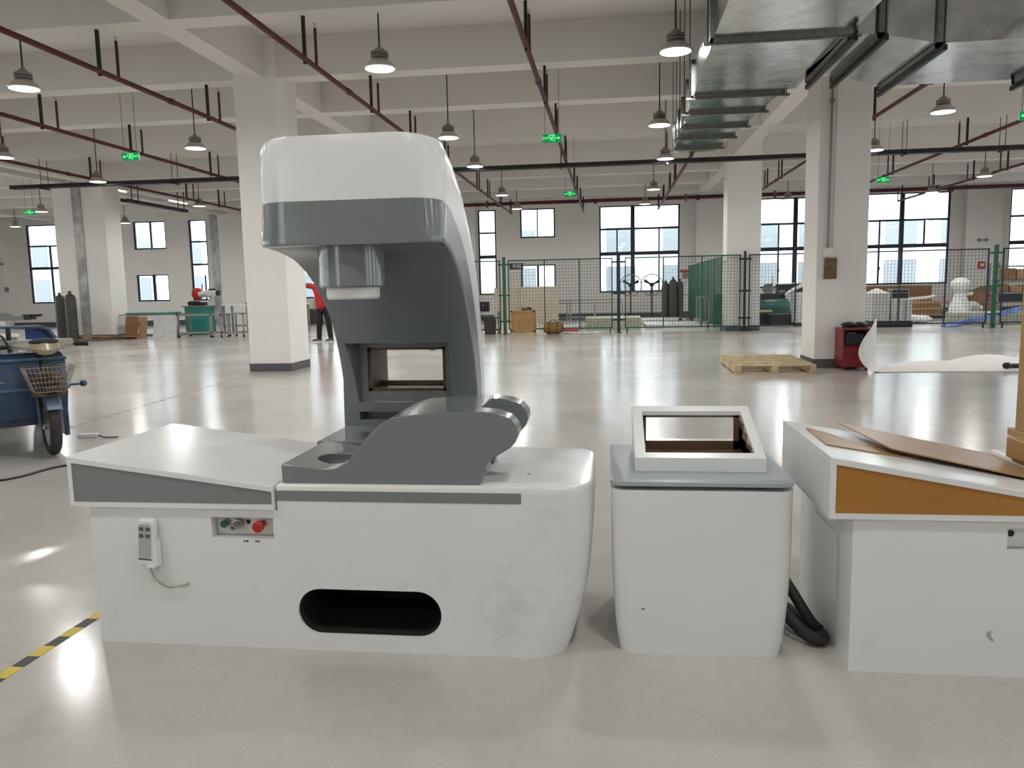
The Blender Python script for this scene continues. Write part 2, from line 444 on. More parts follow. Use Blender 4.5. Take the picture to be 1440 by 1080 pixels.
# wall pilasters, columns, beams
for x0, x1 in ((-28.6, -27.45), (-17.2, -15.2), (-6.3, -5.6), (3.48, 4.75), (13.75, 15.1)):
    struct('wall_pilaster', MB().box(x0, x1, YF-.35, YF, 0, ZS), M['wallpaint'], bevel=.012)
def column(x0, x1, y0, y1, label):
    struct('column', MB().box(x0, x1, y0, y1, 0, ZS), M['wallpaint'], label, bevel=.015)
    struct('column_skirting', MB().box(x0-.008, x1+.008, y0-.008, y1+.008, 0, .135), M['skirting'])
column(-6.07, -5.34, 12.48, 13.30, 'square white pillar with dark skirting just behind the scanner arm')
column(3.12, 3.86, 12.43, 13.25, 'square white pillar carrying the long conduit right of centre')
column(3.26, 4.18, 22.62, 23.40, 'square white pillar in line with the wire fence')
column(-17.12, -16.40, 22.60, 23.40, 'left half of the twin pillar at far left')
column(-16.22, -15.42, 22.60, 23.40, 'right half of the twin pillar at far left')
struct('trim_1', MB().box(-16.46, -16.16, 22.57, 22.60, 0, ZS), M['galvcover'], 'tarnished metal joint plate between the twin pillars')
struct('trim_2', MB().box(-17.35, -17.0, YF-.37, YF-.35, 0, ZS), M['galvcover'], 'tarnished metal joint plate on the far wall')
BY = [-7.6, -4.9, -2.1, .7, 3.2, 7.3, 9.87, 12.67, 15.19, 18.40, 22.86, 24.85, 27.7, 30.5]
for y in BY:
    struct('ceiling_beam', MB().box(X0, X1, y-.18, y+.18, ZB, ZS), M['ceilpaint'])
for x in (-24.9, -16.75, -15.75, -5.7, 3.5, 12.7):
    struct('ceiling_beam', MB().box(x-.18, x+.18, YB, YF, ZB+.001, ZS), M['ceilpaint'])

# outside: ground and pale building seen through the windows
struct('ground', MB().box(-80, 80, YF+.3, 75, -.3, -.1), M['ground'])
b = thing('office_building', 'pale white office block with blue grey windows seen outside', 'building', (0, 50, -.1))
part('facade_wall', MB().box(-60, 60, 50, 60, -.1, 14), M['facade'], b, world=True)
for x in [-39.5, -32.0, -28.2, -20.5, -9.2, -5.6, -2.4, .7, 4.2, 9.3, 12.4, 17.4, 20.6, 26]:
    for z0, z1 in ((.9, 2.6), (3.3, 5.0)):
        part('window', MB().box(x-.9, x+.9, 49.94, 49.99, z0, z1), M['facadewin'], b, world=True)

# ------------------------------------------------------------------ ceiling services
def near_beam(y): return min(abs(y-q) for q in BY) < .2
def pipe(x, label, z=4.25, y0=-6.5, y1=30.9):
    r = thing('sprinkler_pipe', label, 'pipe', (x, y0, z))
    part('pipe_run', MB().cyl((0,0,0), (0,y1-y0,0), .036, 10), M['redpipe'], r, smooth=40)
    for y in BY:
        if y < y0 or y > y1: continue
        part('hanger', MB().box(-.02, .02, y-y0-.02, y-y0+.02, -.06, ZB-z), M['blackmetal'], r)
        q = y - y0 + .40
        h = part('riser', MB().cyl((0,q,.02), (0,q,ZB-z-.02), .021, 8), M['redpipe'], r, smooth=40)
        part('sprinkler_head', MB().lathe([(.008,0),(.012,.03),(.03,.05),(.03,.055),(.006,.06)], (0,q,ZB-z-.02), 8), M['steel'], h)
    for y in range(1, 6):
        part('coupling', MB().cyl((0,y*6.0,0), (0,y*6.0+.12,0), .046, 10), M['redpipe'], r, smooth=40)
for x, lb in ((-12.83, 'dark red sprinkler pipe farthest left, past the exit sign'), (-9.66, 'dark red sprinkler pipe crossing above the left exit sign'),
              (-6.63, 'dark red sprinkler pipe ending behind the left pillar'), (-3.82, 'dark red sprinkler pipe running over the scanner head'),
              (-1.0, 'dark red sprinkler pipe at top centre beside the exit sign'), (1.86, 'dark red sprinkler pipe partly hidden above the metal duct'),
              (4.75, 'dark red sprinkler pipe just right of the conduit pillar'), (7.68, 'dark red sprinkler pipe toward the far right exit sign'),
              (10.6, 'dark red sprinkler pipe farthest right')):
    pipe(x, lb)
r = thing('water_main', 'long dark red pipe running along the far window wall', 'pipe', (-13, 30.95, 4.63))
part('pipe_run', MB().cyl((0,0,0), (32.9,0,.045), .07, 12), M['redpipe'], r, smooth=40)
for x in (3.5, 8.2, 12.0, 15.9, 19.2, 25.0, 29.0):
    part('pipe_bracket', MB().box(x-.03, x+.03, -.09, .12, -.12, -.06).box(x-.03, x+.03, -.09, -.06, -.12, .2).box(x-.03, x+.03, .09, .12, -.12, .76), M['galvdark'], r)
    part('pipe_collar', MB().cyl((x+.4,0,0), (x+.52,0,0), .1, 12), M['redpipe'], r, smooth=40)

r = thing('cable_tray', 'long dark cable tray hung across the hall under the beams', 'cable tray', (-15.0, 18.4, 4.06))
part('tray', MB().box(0, 25.5, -.11, .11, 0, .012).box(0, 25.5, -.11, -.1, 0, .09).box(0, 25.5, .1, .11, 0, .09), M['darktray'], r)
part('cable_bundle', MB().tube([(i*.75, .03*math.sin(i*1.7), .055+.012*math.sin(i*2.3)) for i in range(35)], .04, 6), M['black'], r)
for x in (.9, 4.4, 7.1, 11.2, 13.9, 16.3, 19.4, 21.4, 23.4):
    part('tray_hanger', MB().cyl((x,-.13,-.03), (x,-.13,ZB-4.06), .008, 6).cyl((x,.13,-.03), (x,.13,ZB-4.06), .008, 6).box(x-.02, x+.02, -.15, .15, -.03, -.0), M['blackmetal'], r)
r = thing('cable_tray', 'short dark cable tray running toward the far wall beside the twin pillar', 'cable tray', (-14.95, 22.9, 4.24))
part('tray', MB().box(-.1, .1, 0, 3.6, 0, .012).box(-.1, -.09, 0, 3.6, 0, .1).box(.09, .1, 0, 3.6, 0, .1), M['darktray'], r)
for y in (.6, 3.3): part('tray_hanger', MB().box(-.12, -.1, y, y+.03, 0, ZB-4.24+.63).box(.1, .12, y, y+.03, 0, ZB-4.24+.63), M['blackmetal'], r)
for i, (y, lb) in enumerate(((22.9, 'nearer lit fluorescent tube under the beam beside the twin pillar'), (26.6, 'farther lit fluorescent tube under the beam left of the near pillar'))):
    r = thing('tube_light', lb, 'tube light', (-15.63, y, ZB-.09), group='tube lights under the beam')
    part('tube_housing', MB().box(-.05, .05, 0, 1.25, .045, .09), M['whiteplastic'], r)
    part('tube', MB().cyl((0,.03,.02), (0,1.22,.02), .024, 8), M['tubeglow'], r, smooth=40)

# pendant lamps
lamp0 = None
LDATA = D.lights.new('lamp_light', 'AREA'); LDATA.shape = 'DISK'; LDATA.size = .34; LDATA.energy = 52; LDATA.color = (1, .985, .955)
LNEAR = LDATA.copy(); LNEAR.name = 'lamp_light_near'; LNEAR.energy = 37
def lamp(x, y, z, label):
    global lamp0
    top = (ZB if near_beam(y) else ZS) - z
    if lamp0 is None:
        r = thing('pendant_lamp', label, 'lamp', (x, y, z), group='high bay pendant lamps')
        part('reflector', MB().lathe([(.20,0),(.205,.012),(.15,.075),(.10,.12),(.09,.125)], n=24), M['lampskirt'], r, smooth=30)
        part('driver_housing', MB().lathe([(.085,.12),(.112,.13),(.112,.155),(.098,.16),(.112,.165),(.112,.20),(.075,.215),(.06,.24),(.03,.25),(.02,.285)], n=24), M['lampgrey'], r, smooth=30)
        part('diffuser', MB().lathe([(.185,-.004),(.188,.006)], n=24), M['lampglow'], r)
        lo = D.objects.new('light', LDATA); C.objects.link(lo); lo.parent = r; lo.location = (0, 0, -.012)
        lamp0 = r
    else:
        r = thing('pendant_lamp', label, 'lamp', (x, y, z), group='high bay pendant lamps')
        for ch in lamp0.children:
            if ch.name.startswith('rod'): continue
            c = ch.copy(); C.objects.link(c); c.parent = r
            if c.type == 'LIGHT' and y < 8: c.data = LNEAR
    part('rod', MB().cyl((0,0,.27), (0,0,top), .011, 8), M['blackmetal'], r, smooth=40)
ROWS = [  # x at increasing y, label of row
    ('beside the scanner head', [(-2.87, 9.95), (-2.95, 14.56), (-3.05, 18.0), (-3.2, 23.6), (-3.23, 27.7)]),
    ('left of the metal duct', [(.80, 9.95), (.88, 14.3), (1.24, 18.0), (1.28, 23.5), (1.21, 27.5)]),
    ('above the trike', [(-7.78, 9.93), (-7.87, 14.46), (-8.0, 18.0), (-8.05, 23.6), (-8.1, 27.7)]),
    ('right of the conduit pillar', [(5.56, 14.28), (5.65, 18.0), (5.8, 23.3), (5.96, 27.65)]),
    ('above the steel frame tables', [(-12.3, 9.9), (-11.96, 14.5), (-12.38, 18.0), (-12.85, 23.6), (-13.0, 27.7)]),
    ('at the far right', [(9.9, 9.9), (10.0, 14.3), (10.1, 18.0), (10.18, 23.2), (10.25, 26.9)]),
    ('past the twin pillar', [(-18.2, 14.5), (-18.2, 18.0), (-18.3, 23.6), (-18.35, 28.1)]),
    ('along the far left wall', [(-23.0, 14.4), (-23.0, 18.0), (-23.0, 23.6), (-22.94, 28.1)]),
    ('along the right wall', [(14.6, 14.3), (14.6, 18.0), (14.6, 23.2), (14.6, 27.2)]),
]
ORD = ['nearest', 'second', 'third', 'fourth', 'fifth']
for nm, L in ROWS:
    for i, (x, y) in enumerate(L): lamp(x, y, 4.1, 'grey bell pendant lamp, %s from the camera in the row %s' % (ORD[i] if i else 'first', nm))
for y, w in ((-3.0, 'added behind the camera for front light'), (1.3, 'over the camera'), (5.5, 'behind the scanners')):  # the row behind the camera is unseen, added to brighten the machine fronts
    for x, v in ((-18.2, 'far left'), (-12.4, 'left'), (-7.8, 'left of centre'), (-3, 'centre left'), (.65, 'centre right'), (5.6, 'right of centre'), (10.2, 'right'), (14.6, 'far right')):
        lamp(x, y, 4.1, 'grey bell pendant lamp %s, %s' % (w, v))

# exit signs
def exit_sign(x, y, z, arrow, label):
    r = thing('exit_sign', label, 'exit sign', (x, y, z), group='hanging green exit signs')
    part('sign_box', MB().box(-.16, .16, 0, .03, -.07, .07), M['exitgreen'], r, bevel=.004)
    part('suspension', MB().cyl((-.12,.015,.07), (-.12,.015,(ZB if near_beam(y) else ZS)-z), .004, 6).cyl((.12,.015,.07), (.12,.015,(ZB if near_beam(y) else ZS)-z), .004, 6), M['blackmetal'], r)
    pic = MB()   # running figure in a doorway
    pic.box(-.05, .05, -.004, -.001, .042, .052).box(.04, .05, -.004, -.001, -.052, .052).box(-.05, -.04, -.004, -.001, .0, .052)
    pic.lathe([(.01,-.004),(.01,-.001)], (.008,0,.03), 10, 'y')
    for a, q in (((.004,.018),(-.006,-.012)), ((-.006,-.012),(.018,-.024)), ((.018,-.024),(.012,-.045)), ((-.006,-.012),(-.016,-.03)), ((-.016,-.03),(-.034,-.034)), ((.004,.014),(.026,.004)), ((.002,.014),(-.02,.008)), ((-.02,.008),(-.026,-.006))):
        dx, dz = q[0]-a[0], q[1]-a[1]; l = math.hypot(dx, dz); nx, nz = -dz/l*.005, dx/l*.005
        pic.prism([(a[0]+nx,a[1]+nz),(a[0]-nx,a[1]-nz),(q[0]-nx,q[1]-nz),(q[0]+nx,q[1]+nz)], -.004, -.001)
    part('running_figure', pic, M['exitlight'], r)
    s = 1 if arrow == 'right' else -1
    if arrow == 'both': sides = ((1, 1), (-1, -1))
    else: sides = ((s, s),)
    for sd, dr in sides:
        cx = .1*sd
        ar = MB().prism([(cx-.035*dr,-.008),(cx+.005*dr,-.008),(cx+.005*dr,.008),(cx-.035*dr,.008)], -.004, -.001)
        ar.prism([(cx+.005*dr,-.026),(cx+.04*dr,0),(cx+.005*dr,.026)], -.004, -.001)
        part('arrow', ar, M['exitlight'], r)
    if arrow != 'both':
        text_mesh('lettering', 'EXIT', .06, M['exitlight'], r, Matrix.Translation((-.1*s, -.003, 0)) @ Matrix.Rotation(PI/2, 4, 'X'))
exit_sign(-8.42, 13.2, 3.77, 'left', 'green exit sign with left arrow at upper left, near the red pipes')
exit_sign(-.95, 13.4, 3.80, 'right', 'green exit sign with right arrow at top centre')
exit_sign(-1.07, 21.6, 3.84, 'both', 'small green exit sign above the centre small windows')
exit_sign(6.8, 20.9, 3.83, 'both', 'small green exit sign right of the conduit pillar')
exit_sign(-16.9, 21.3, 3.82, 'both', 'small green exit sign over the leftmost tall window')
exit_sign(6.60, 13.6, 3.86, 'left', 'green exit sign cut by the right edge of the picture')

# galvanised duct
r = thing('air_duct', 'large galvanised metal air duct with a side branch hung at upper right', 'air duct', (1.6, 8.2, 3.7))
H0 = .42
def xl(y): return interp([(2, .98), (8.2, 1.02), (14.3, 1.16)], y)
def xr(y): return interp([(2, 2.34), (8.2, 2.33), (14.3, 1.90)], y)
secs = [2.0, 3.6, 5.2, 6.8, 8.2, 9.0, 10.5, 11.45, 12.45, 13.3, 14.25, 14.75]
body = MB()
for a, c in zip(secs, secs[1:]):
    body.loft([[(xl(y),y,3.7),(xr(y),y,3.7),(xr(y),y,3.7+H0),(xl(y),y,3.7+H0)] for y in (a, (a+c)/2, c)], False, c == secs[-1])
part('duct_run', body, M['galv'], r, world=True)
for y in (3.6, 5.2, 6.8, 8.2, 10.5, 11.45, 12.45, 13.3, 14.25):
    f = MB(); a, c, t = xl(y)-.03, xr(y)+.03, (.022 if y > 8.5 else .035)
    w = .035 if y > 8.5 else .06
    for q in ((y-w, y-.002), (y+.002, y+w)):
        f.box(a, c, q[0], q[1], 3.7-t, 3.7); f.box(a, c, q[0], q[1], 3.7+H0, 3.7+H0+t)
        f.box(a, a+.03, q[0], q[1], 3.7-t, 3.7+H0+t); f.box(c-.03, c, q[0], q[1], 3.7-t, 3.7+H0+t)
    fl = part('flange', f, M['galvdark'], r, world=True)
    for q in (a-.02, c+.02): part('hanger_rod', MB().cyl((q,y,3.64), (q,y,ZS), .007, 6), M['blackmetal'], r, world=True)
    part('support_angle', MB().box(a-.06, c+.06, y-.02, y+.02, 3.65, 3.677), M['galvdark'], r, world=True)
ya0, ya1, yb0, yb1 = 8.26, 9.80, 8.24, 9.86
br = MB().loft([[(2.30,ya0,3.7),(2.30,ya1,3.7),(2.22,ya1,4.14),(2.22,ya0,4.14)], [(2.62,ya0,3.68),(2.62,ya1,3.68),(2.62,ya1,4.14),(2.62,ya0,4.14)], [(3.15,yb0,3.56),(3.15,yb1,3.56),(3.15,yb1,4.17),(3.15,yb0,4.17)]], False, False)
part('branch_transition', br, M['galv'], r, world=True)
part('branch_run', MB().loft([[(x,yb0,3.56),(x,yb1,3.56),(x,yb1,4.17),(x,yb0,4.17)] for x in (3.15, 4.0, 4.9, 5.8, 6.9)], False, True), M['galv'], r, world=True)
for x, z0 in ((2.34, 3.69), (2.62, 3.68), (3.15, 3.56), (4.62, 3.56), (5.8, 3.56)):
    f = MB()
    w = .04
    for q in ((x-w, x-.001), (x+.001, x+w)):
        f.box(q[0], q[1], 8.2, 9.9, z0-.045, z0); f.box(q[0], q[1], 8.2, 9.9, 4.17, 4.2)
        f.box(q[0], q[1], 8.2, 8.25, z0-.045, 4.2); f.box(q[0], q[1], 9.84, 9.9, z0-.045, 4.2)
    part('flange', f, M['galvdark'], r, world=True)
    part('hanger_rod', MB().cyl((x,8.14,z0-.07), (x,8.14,ZS), .007, 6).cyl((x,9.94,z0-.07), (x,9.94,ZS), .007, 6).box(x-.02, x+.02, 8.1, 9.98, z0-.1, z0-.05), M['blackmetal'], r, world=True)

# conduit and box on the right pillar, wall switches
r = thing('conduit', 'thin grey conduit running down the right pillar to a box', 'conduit', (3.28, 12.40, 1.75))
part('conduit_tube', MB().cyl((0,0,.05), (0,0,ZB-1.75+.6), .018, 8), M['greymetal'], r, smooth=40)
part('conduit_clip', MB().box(-.03, .03, -.02, .028, 2.2, 2.25), M['galvdark'], r)
part('junction_box', MB().box(-.07, .05, -.05, .028, -.06, .07), M['whiteplastic'], r, bevel=.004)
solo('cable', MB().tube([(3.36,12.42,ZB), (3.36,12.42,2.6), (3.35,12.42,1.8), (3.33,12.42,1.7)], .007, 6), M['whiteplastic'], 'thin pale cable beside the conduit on the right pillar', 'cable', (3.36, 12.42, 1.7), world=True)
solo('wall_box', MB().box(-.09, .09, -.05, .0, -.17, .14), M['brownbox'], 'rough brown unfinished box recess on the right pillar below the conduit', 'electrical box', (3.32, 12.428, 1.53), bevel=.01)
for x, y, z, lb in ((14.36, 32.63, 2.83, 'small wall light on the right wall pilaster above the fence'), (-27.55, 32.63, 2.9, 'small wall light on the far left pilaster')):
    r = thing('wall_light', lb, 'wall light', (x, y, z)); part('mount', MB().box(-.06, .06, -.04, .02, -.05, .05), M['whiteplastic'], r); part('lamp_head', MB().sphere((-.13,-.07,0), .06).sphere((.13,-.07,0), .06).box(-.1,.1,-.06,-.03,-.02,.02), M['greymetal'], r)
for x, z, lb in ((14.38, 1.87, 'small red alarm call point on the right pilaster'),):
    r = thing('call_point', lb, 'alarm', (x, 32.65, z)); part('case', MB().box(-.13, .13, -.06, 0, -.13, .13), M['redwhite'], r, bevel=.01); part('face', MB().box(-.07, .07, -.065, -.06, -.06, .06), M['whiteplastic'], r)
solo('wall_switch', MB().box(-.1, .1, -.05, 0, -.1, .1), M['greymetal'], 'small grey switch on the far left pilaster', 'switch', (-27.47+.1, 32.65, 1.75), bevel=.01)
r = thing('wall_notice', 'red and pale notice on the far wall left of the green fence', 'sign', (3.1, YF, 1.9))
part('red_panel', MB().box(-.22, .22, -.02, 0, -.05, .05), M['redwhite'], r); part('pale_panel', MB().box(-.12, .12, -.02, 0, -.3, -.06), M['headlight'], r)

# ------------------------------------------------------------------ wire fence
FY = 22.45
def fence_bay(x0, x1, y, bars, m_frame, label, wire='fencewire', top=2.13, bot=.13):
    r = thing('mesh_fence', label, 'fence', (x0, y, 0), group='wire mesh fence bays')
    f = MB(); t = .018
    f.box(0, x1-x0, -t, t, top-2*t, top); f.box(0, x1-x0, -t, t, bot, bot+2*t)
    for x in [x0+t, x1-t] + bars: f.box(x-x0-t, x-x0+t, -t, t, bot, top)
    part('frame', f, m_frame, r)
    w = MB(); k = .0034; n = int((x1-x0)/.088)
    for i in range(1, n): q = (x1-x0)*i/n; w.box(q-k, q+k, -k, k, bot, top)
    n = int((top-bot)/.088)
    for i in range(1, n): q = bot + (top-bot)*i/n; w.box(0, x1-x0, -k, k, q-k, q+k)
    part('wire_mesh', w, M[wire], r)
    part('foot', MB().box(.05, .09, -.02, .02, 0, bot+.01).box(x1-x0-.09, x1-x0-.05, -.02, .02, 0, bot+.01), m_frame, r)
    return r
fence_bay(-6.2, -3.14, FY, [-4.7], M['green'], 'green wire fence bay mostly hidden behind the scanner arm')
fence_bay(-2.92, .08, FY, [-1.86, -.86], M['green'], 'green wire fence bay right of the green double post')
fence_bay(.42, 3.62, FY, [1.50, 2.56], M['green'], 'wire fence bay between the navy post and the fence line pillar')
fence_bay(3.84, 6.5, FY, [5.1], M['fenceblue'], 'dark wire fence bay beside the conduit pillar, crossing the fence line pillar')
fence_bay(6.62, 10.08, FY, [7.82, 9.0], M['fenceblue'], 'navy wire fence bay in front of the stacked goods')
fence_bay(10.42, 14.5, FY, [13.0], M['fenceblue'], 'navy wire fence bay at the right edge by the shelves')
def fence_post(x, m, label, top=2.22, w=.045):
    r = thing('fence_post', label, 'post', (x, FY, 0), group='fence posts')
    part('post', MB().box(-w, w, -w, w, .012, top), m, r)
    part('foot_plate', MB().box(-.11, .11, -.09, .09, 0, .012), m, r)
    for z in (1.98, 1.1, .35): part('clamp', MB().box(-.17, .17, -.05, -.03, z, z+.05), m, r)
fence_post(-3.03, M['green'], 'green post of the wire fence left of the wooden crate')
fence_post(.25, M['fenceblue'], 'navy post of the wire fence at the middle of the big window')
fence_post(3.73, M['blackmetal'], 'black post of the wire fence at the fence line pillar', w=.03)
fence_post(6.56, M['fenceblue'], 'navy fence post hidden behind the conduit pillar', w=.03)
fence_post(10.25, M['green'], 'green fence post at far right between the goods and the shelves')
# green mesh panel running into the depth
r = thing('mesh_fence', 'dense green wire fence running back to the far wall left of the fence line pillar', 'fence', (3.12, 22.6, 0))
f = MB(); k = .018
f.box(-k, k, 0, 9.2, 2.08, 2.12); f.box(-k, k, 0, 9.2, .12, .16)
for i in range(7): f.box(-k, k, i*1.53-k+.02, i*1.53+k+.02, .0, 2.1)
part('frame', f, M['green'], r)
w = MB(); k = .004
for i in range(105): w.box(-k, k, i*.088-k, i*.088+k, .13, 2.1)
for i in range(22): w.box(-k, k, 0, 9.2, .16+i*.088-k, .16+i*.088+k)
part('wire_mesh', w, M['greenwire'], r)
r = thing('area_sign', 'small navy sign with white Chinese characters on the fence by the green post', 'sign', (-2.66, FY-.05, 1.95))
part('plate', MB().box(-.2, .2, 0, .012, -.085, .085), M['sign'], r)
text_mesh('lettering', '料区', .13, M['signwhite'], r, Matrix.Translation((.02, -.002, 0)) @ Matrix.Rotation(PI/2, 4, 'X'))

# ------------------------------------------------------------------ scanner machine (foreground left)
def machine_body(root, dx, mw, hole=True, name='cabinet'):
    """floor cabinet: low part under the bed end, high part with a bulging rounded right end"""
    xr_tab = [(0, -.155), (.06, -.135), (.15, -.105), (.27, -.08), (.42, -.064), (.55, -.06), (.62, -.064)]
    y0, y1 = 2.6, 3.3
    mb = MB()
    def ring(z, x0, ins=0.0):
        x1 = interp(xr_tab, z) - ins
        return [(x+dx, y, z) for x, y in rrect(x0+ins, x1, y0+ins, y1-ins, (.004, .13, .13, .004), 8)]
    mb.loft([ring(z, -1.93) for z in (0, .03, .08, .15, .22, .30, .38, .46, .525)] + [ring(.525, -1.197)] + [ring(z, -1.197) for z in (.55, .59, .611)] + [ring(.617, -1.197, .003), ring(.62, -1.197, .008)])
    o = part(name, mb, mw, root, smooth=35, world=True)
    return o

sm = thing('scanner_machine', 'large white and grey scanner with curved overhead arm, leftmost machine in front', 'machine', (-1.0, 2.95, 0))
cab = machine_body(sm, 0, M['whitedirty'])
# bake union of the two shells away by cutting the leg slot and the control recess
def stadium(xc, zc, L, h, n=14):
    r_ = h/2; a = L/2 - r_; out = []
    for k in range(n+1): t = -PI/2 + PI*k/n; out.append((xc+a+r_*math.cos(t), zc+r_*math.sin(t)))
    for k in range(n+1): t = PI/2 + PI*k/n; out.append((xc-a+r_*math.cos(t), zc+r_*math.sin(t)))
    return out
slot = stadium(-.87, .147, .535, .172)
cut(cab, MB().prism(slot, 2.5, 2.95), MB().prism([(-1.452,.418),(-1.214,.418),(-1.214,.495),(-1.452,.495)], 2.5, 2.645))
cab.data.materials.clear(); cab.data.materials.append(M['whitedirty'])
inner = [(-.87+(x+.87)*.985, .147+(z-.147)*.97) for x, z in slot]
part('leg_slot_shade', MB().loft([[(x, y, z) for x, z in (slot if y < 2.64 else inner)] for y in (2.612, 2.64, 2.94)], False, True), M['slotshade'], sm, world=True, label='dark oval opening')  # near-black shell added for the shade and raw dark inside the cabinet
part('side_stripe', MB().box(-1.195, -.308, 2.5985, 2.602, .560, .598), M['stripe'], sm, world=True, label='grey stripe')
# control panel
cp = part('control_panel', MB().box(-1.449, -1.217, 2.640, 2.6445, .421, .492), M['whiteplastic'], sm, world=True)
part('start_button', MB().cyl((-1.413,2.64,.464), (-1.413,2.615,.464), .0135, 16), M['greenbtn'], cp, smooth=40, world=True, label='green button')
part('button_ring', MB().cyl((-1.413,2.64,.464), (-1.413,2.624,.464), .0165, 16), M['steel'], cp, smooth=40, world=True)
part('key_switch', MB().cyl((-1.362,2.64,.463), (-1.362,2.615,.463), .019, 16).cyl((-1.362,2.615,.463), (-1.366,2.590,.459), .013, 14), M['steel'], cp, smooth=40, world=True)
part('key_slot', MB().cyl((-1.366,2.5905,.459), (-1.3663,2.589,.459), .006, 10), M['black'], cp, world=True)
part('pilot_hole', MB().cyl((-1.328,2.64,.468), (-1.328,2.6375,.468), .009, 12), M['black'], cp, world=True)
part('emergency_stop', MB().lathe([(.013,2.64),(.013,2.61),(.02,2.608),(.0205,2.592),(.016,2.587)], (-1.272,0,.462), 20, 'y'), M['redbtn'], cp, smooth=40, world=True, label='red emergency stop button')
mk = MB()
for x in (-1.327, -1.317, -1.283, -1.273): mk.box(x-.0035, x+.0035, 2.5988, 2.601, .404, .41)
part('marking', mk, M['black'], sm, world=True)
# hand controller in its holder
hs = thing('hand_controller', 'grey remote handset hanging in a white holder on the scanner front', 'remote control', (-1.70, 2.58, .32))
Mh = Matrix.Translation((0, 0, 0)) @ Matrix.Rotation(math.radians(4), 4, 'Y')
part('body', MB(Mh).loft([[(x, y, z) for x, z in rrect(-.031+i, .031-i, .0+i, .172-i, .014, 5)] for y, i in ((.014, .003), (.010, 0), (-.014, 0), (-.019, .004))]), M['whiteplastic'], hs, smooth=35)
part('face_plate', MB(Mh).loft([[(x, y, z) for x, z in rrect(-.024, .024, .028, .156, .010, 5)] for y in (-.0185, -.0208)]), M['handset'], hs)
for ix in (-1, 1):
    for z in (.138, .112): part('key', MB(Mh).box(ix*.0125-.0075, ix*.0125+.0075, -.0225, -.0205, z-.0065, z+.0065), M['darkkey'], hs)
part('band', MB(Mh).box(-.026, .026, -.0205, -.015, .020, .025), M['darkkey'], hs)
part('cable', MB().tube(smoothcurve([(-1.688,2.575,.318), (-1.687,2.577,.295), (-1.672,2.58,.258), (-1.63,2.582,.232), (-1.58,2.585,.236), (-1.555,2.6,.240)], 18), .0042, 8), M['cord'], hs, smooth=50, world=True)
hd = part('holder', MB().box(-1.735,-1.726,2.57,2.598,.32,.40).box(-1.678,-1.655,2.565,2.598,.312,.408).box(-1.735,-1.715,2.568,2.598,.316,.328).box(-1.69,-1.66,2.55,2.598,.312,.322).box(-1.74,-1.66,2.594,2.599,.315,.42), M['white'], sm, world=True, bevel=.002)
# bed end (wedge)
def bed_end(root, x0, x1, ztl, ztr, zb, panel_m, y0=2.585, y1=3.3):
    b = .021
    outer = [(x0, zb), (x1, zb), (x1, ztr), (x0, ztl)]
    sl = (ztr-ztl)/(x1-x0)
    xi0, xi1 = x0+b*.85, x1-.005
    inner = [(xi0, zb+b), (xi1, zb+b), (xi1, ztl+sl*(xi1-x0)-b), (xi0, ztl+sl*(xi0-x0)-b)]
    rd = [(x0+.003, zb+.003), (x1-.001, zb+.003), (x1-.001, ztr-.003), (x0+.003, ztl-.003)]
    fr = MB().loft([[(x, y1, z) for x, z in outer], [(x, y0+.004, z) for x, z in outer], [(x, y0, z) for x, z in rd],
                    [(x, y0, z) for x, z in inner], [(x, y0+.007, z) for x, z in inner]])
    part('bed_end', fr, M['white'], root, world=True)
    part('side_panel', MB().prism([(xi0+.0008, zb+b+.0008), (xi1-.0008, zb+b+.0008), (xi1-.0008, inner[2][1]-.0008), (xi0+.0008, inner[3][1]-.0008)], y0+.0045, y0+.0078), panel_m, root, world=True)
bed_end(sm, -1.998, -1.203, .7195, .617, .5275, M['stripe'])
# grey cradle with forked end
prof = [(-1.181,.689),(-1.179,.637),(-.456,.637),(-.435,.683),(-.413,.713),(-.382,.731),(-.344,.754),(-.326,.774),(-.316,.802),(-.321,.829),(-.344,.857),(-.388,.875),(-.44,.881),(-.493,.881),(-.615,.876),(-.715,.868),(-.765,.858),(-.796,.843),(-.826,.820),(-.855,.790),(-.890,.747),(-.930,.703),(-.955,.684),(-.985,.674),(-1.03,.672),(-1.10,.680)]
prof = [(x, z-.017 if z < .64 else z) for x, z in prof]
cr = part('head_cradle', MB().prism(prof, 2.62, 3.06), M['grey'], sm, world=True, smooth=28)
cut(cr, MB().box(-.462, -.2, 2.72, 2.955, .4, 1.2), MB().loft([[(-1.02+.085*math.cos(2*PI*k/24), 2.80+.085*math.sin(2*PI*k/24), z) for k in range(24)] for z in (.645, .9)]))
cr.data.materials.clear(); cr.data.materials.append(M['grey']); cr.data.shade_smooth(); cr.data.set_sharp_from_angle(angle=math.radians(30))
md = cr.modifiers.new('bevel', 'BEVEL'); md.width = .006; md.segments = 3; md.limit_method = 'ANGLE'; md.angle_limit = math.radians(50)
part('rear_plate', MB().box(-1.22, -.62, 3.065, 3.44, .60, .685), M['grey'], sm, world=True, bevel=.006)
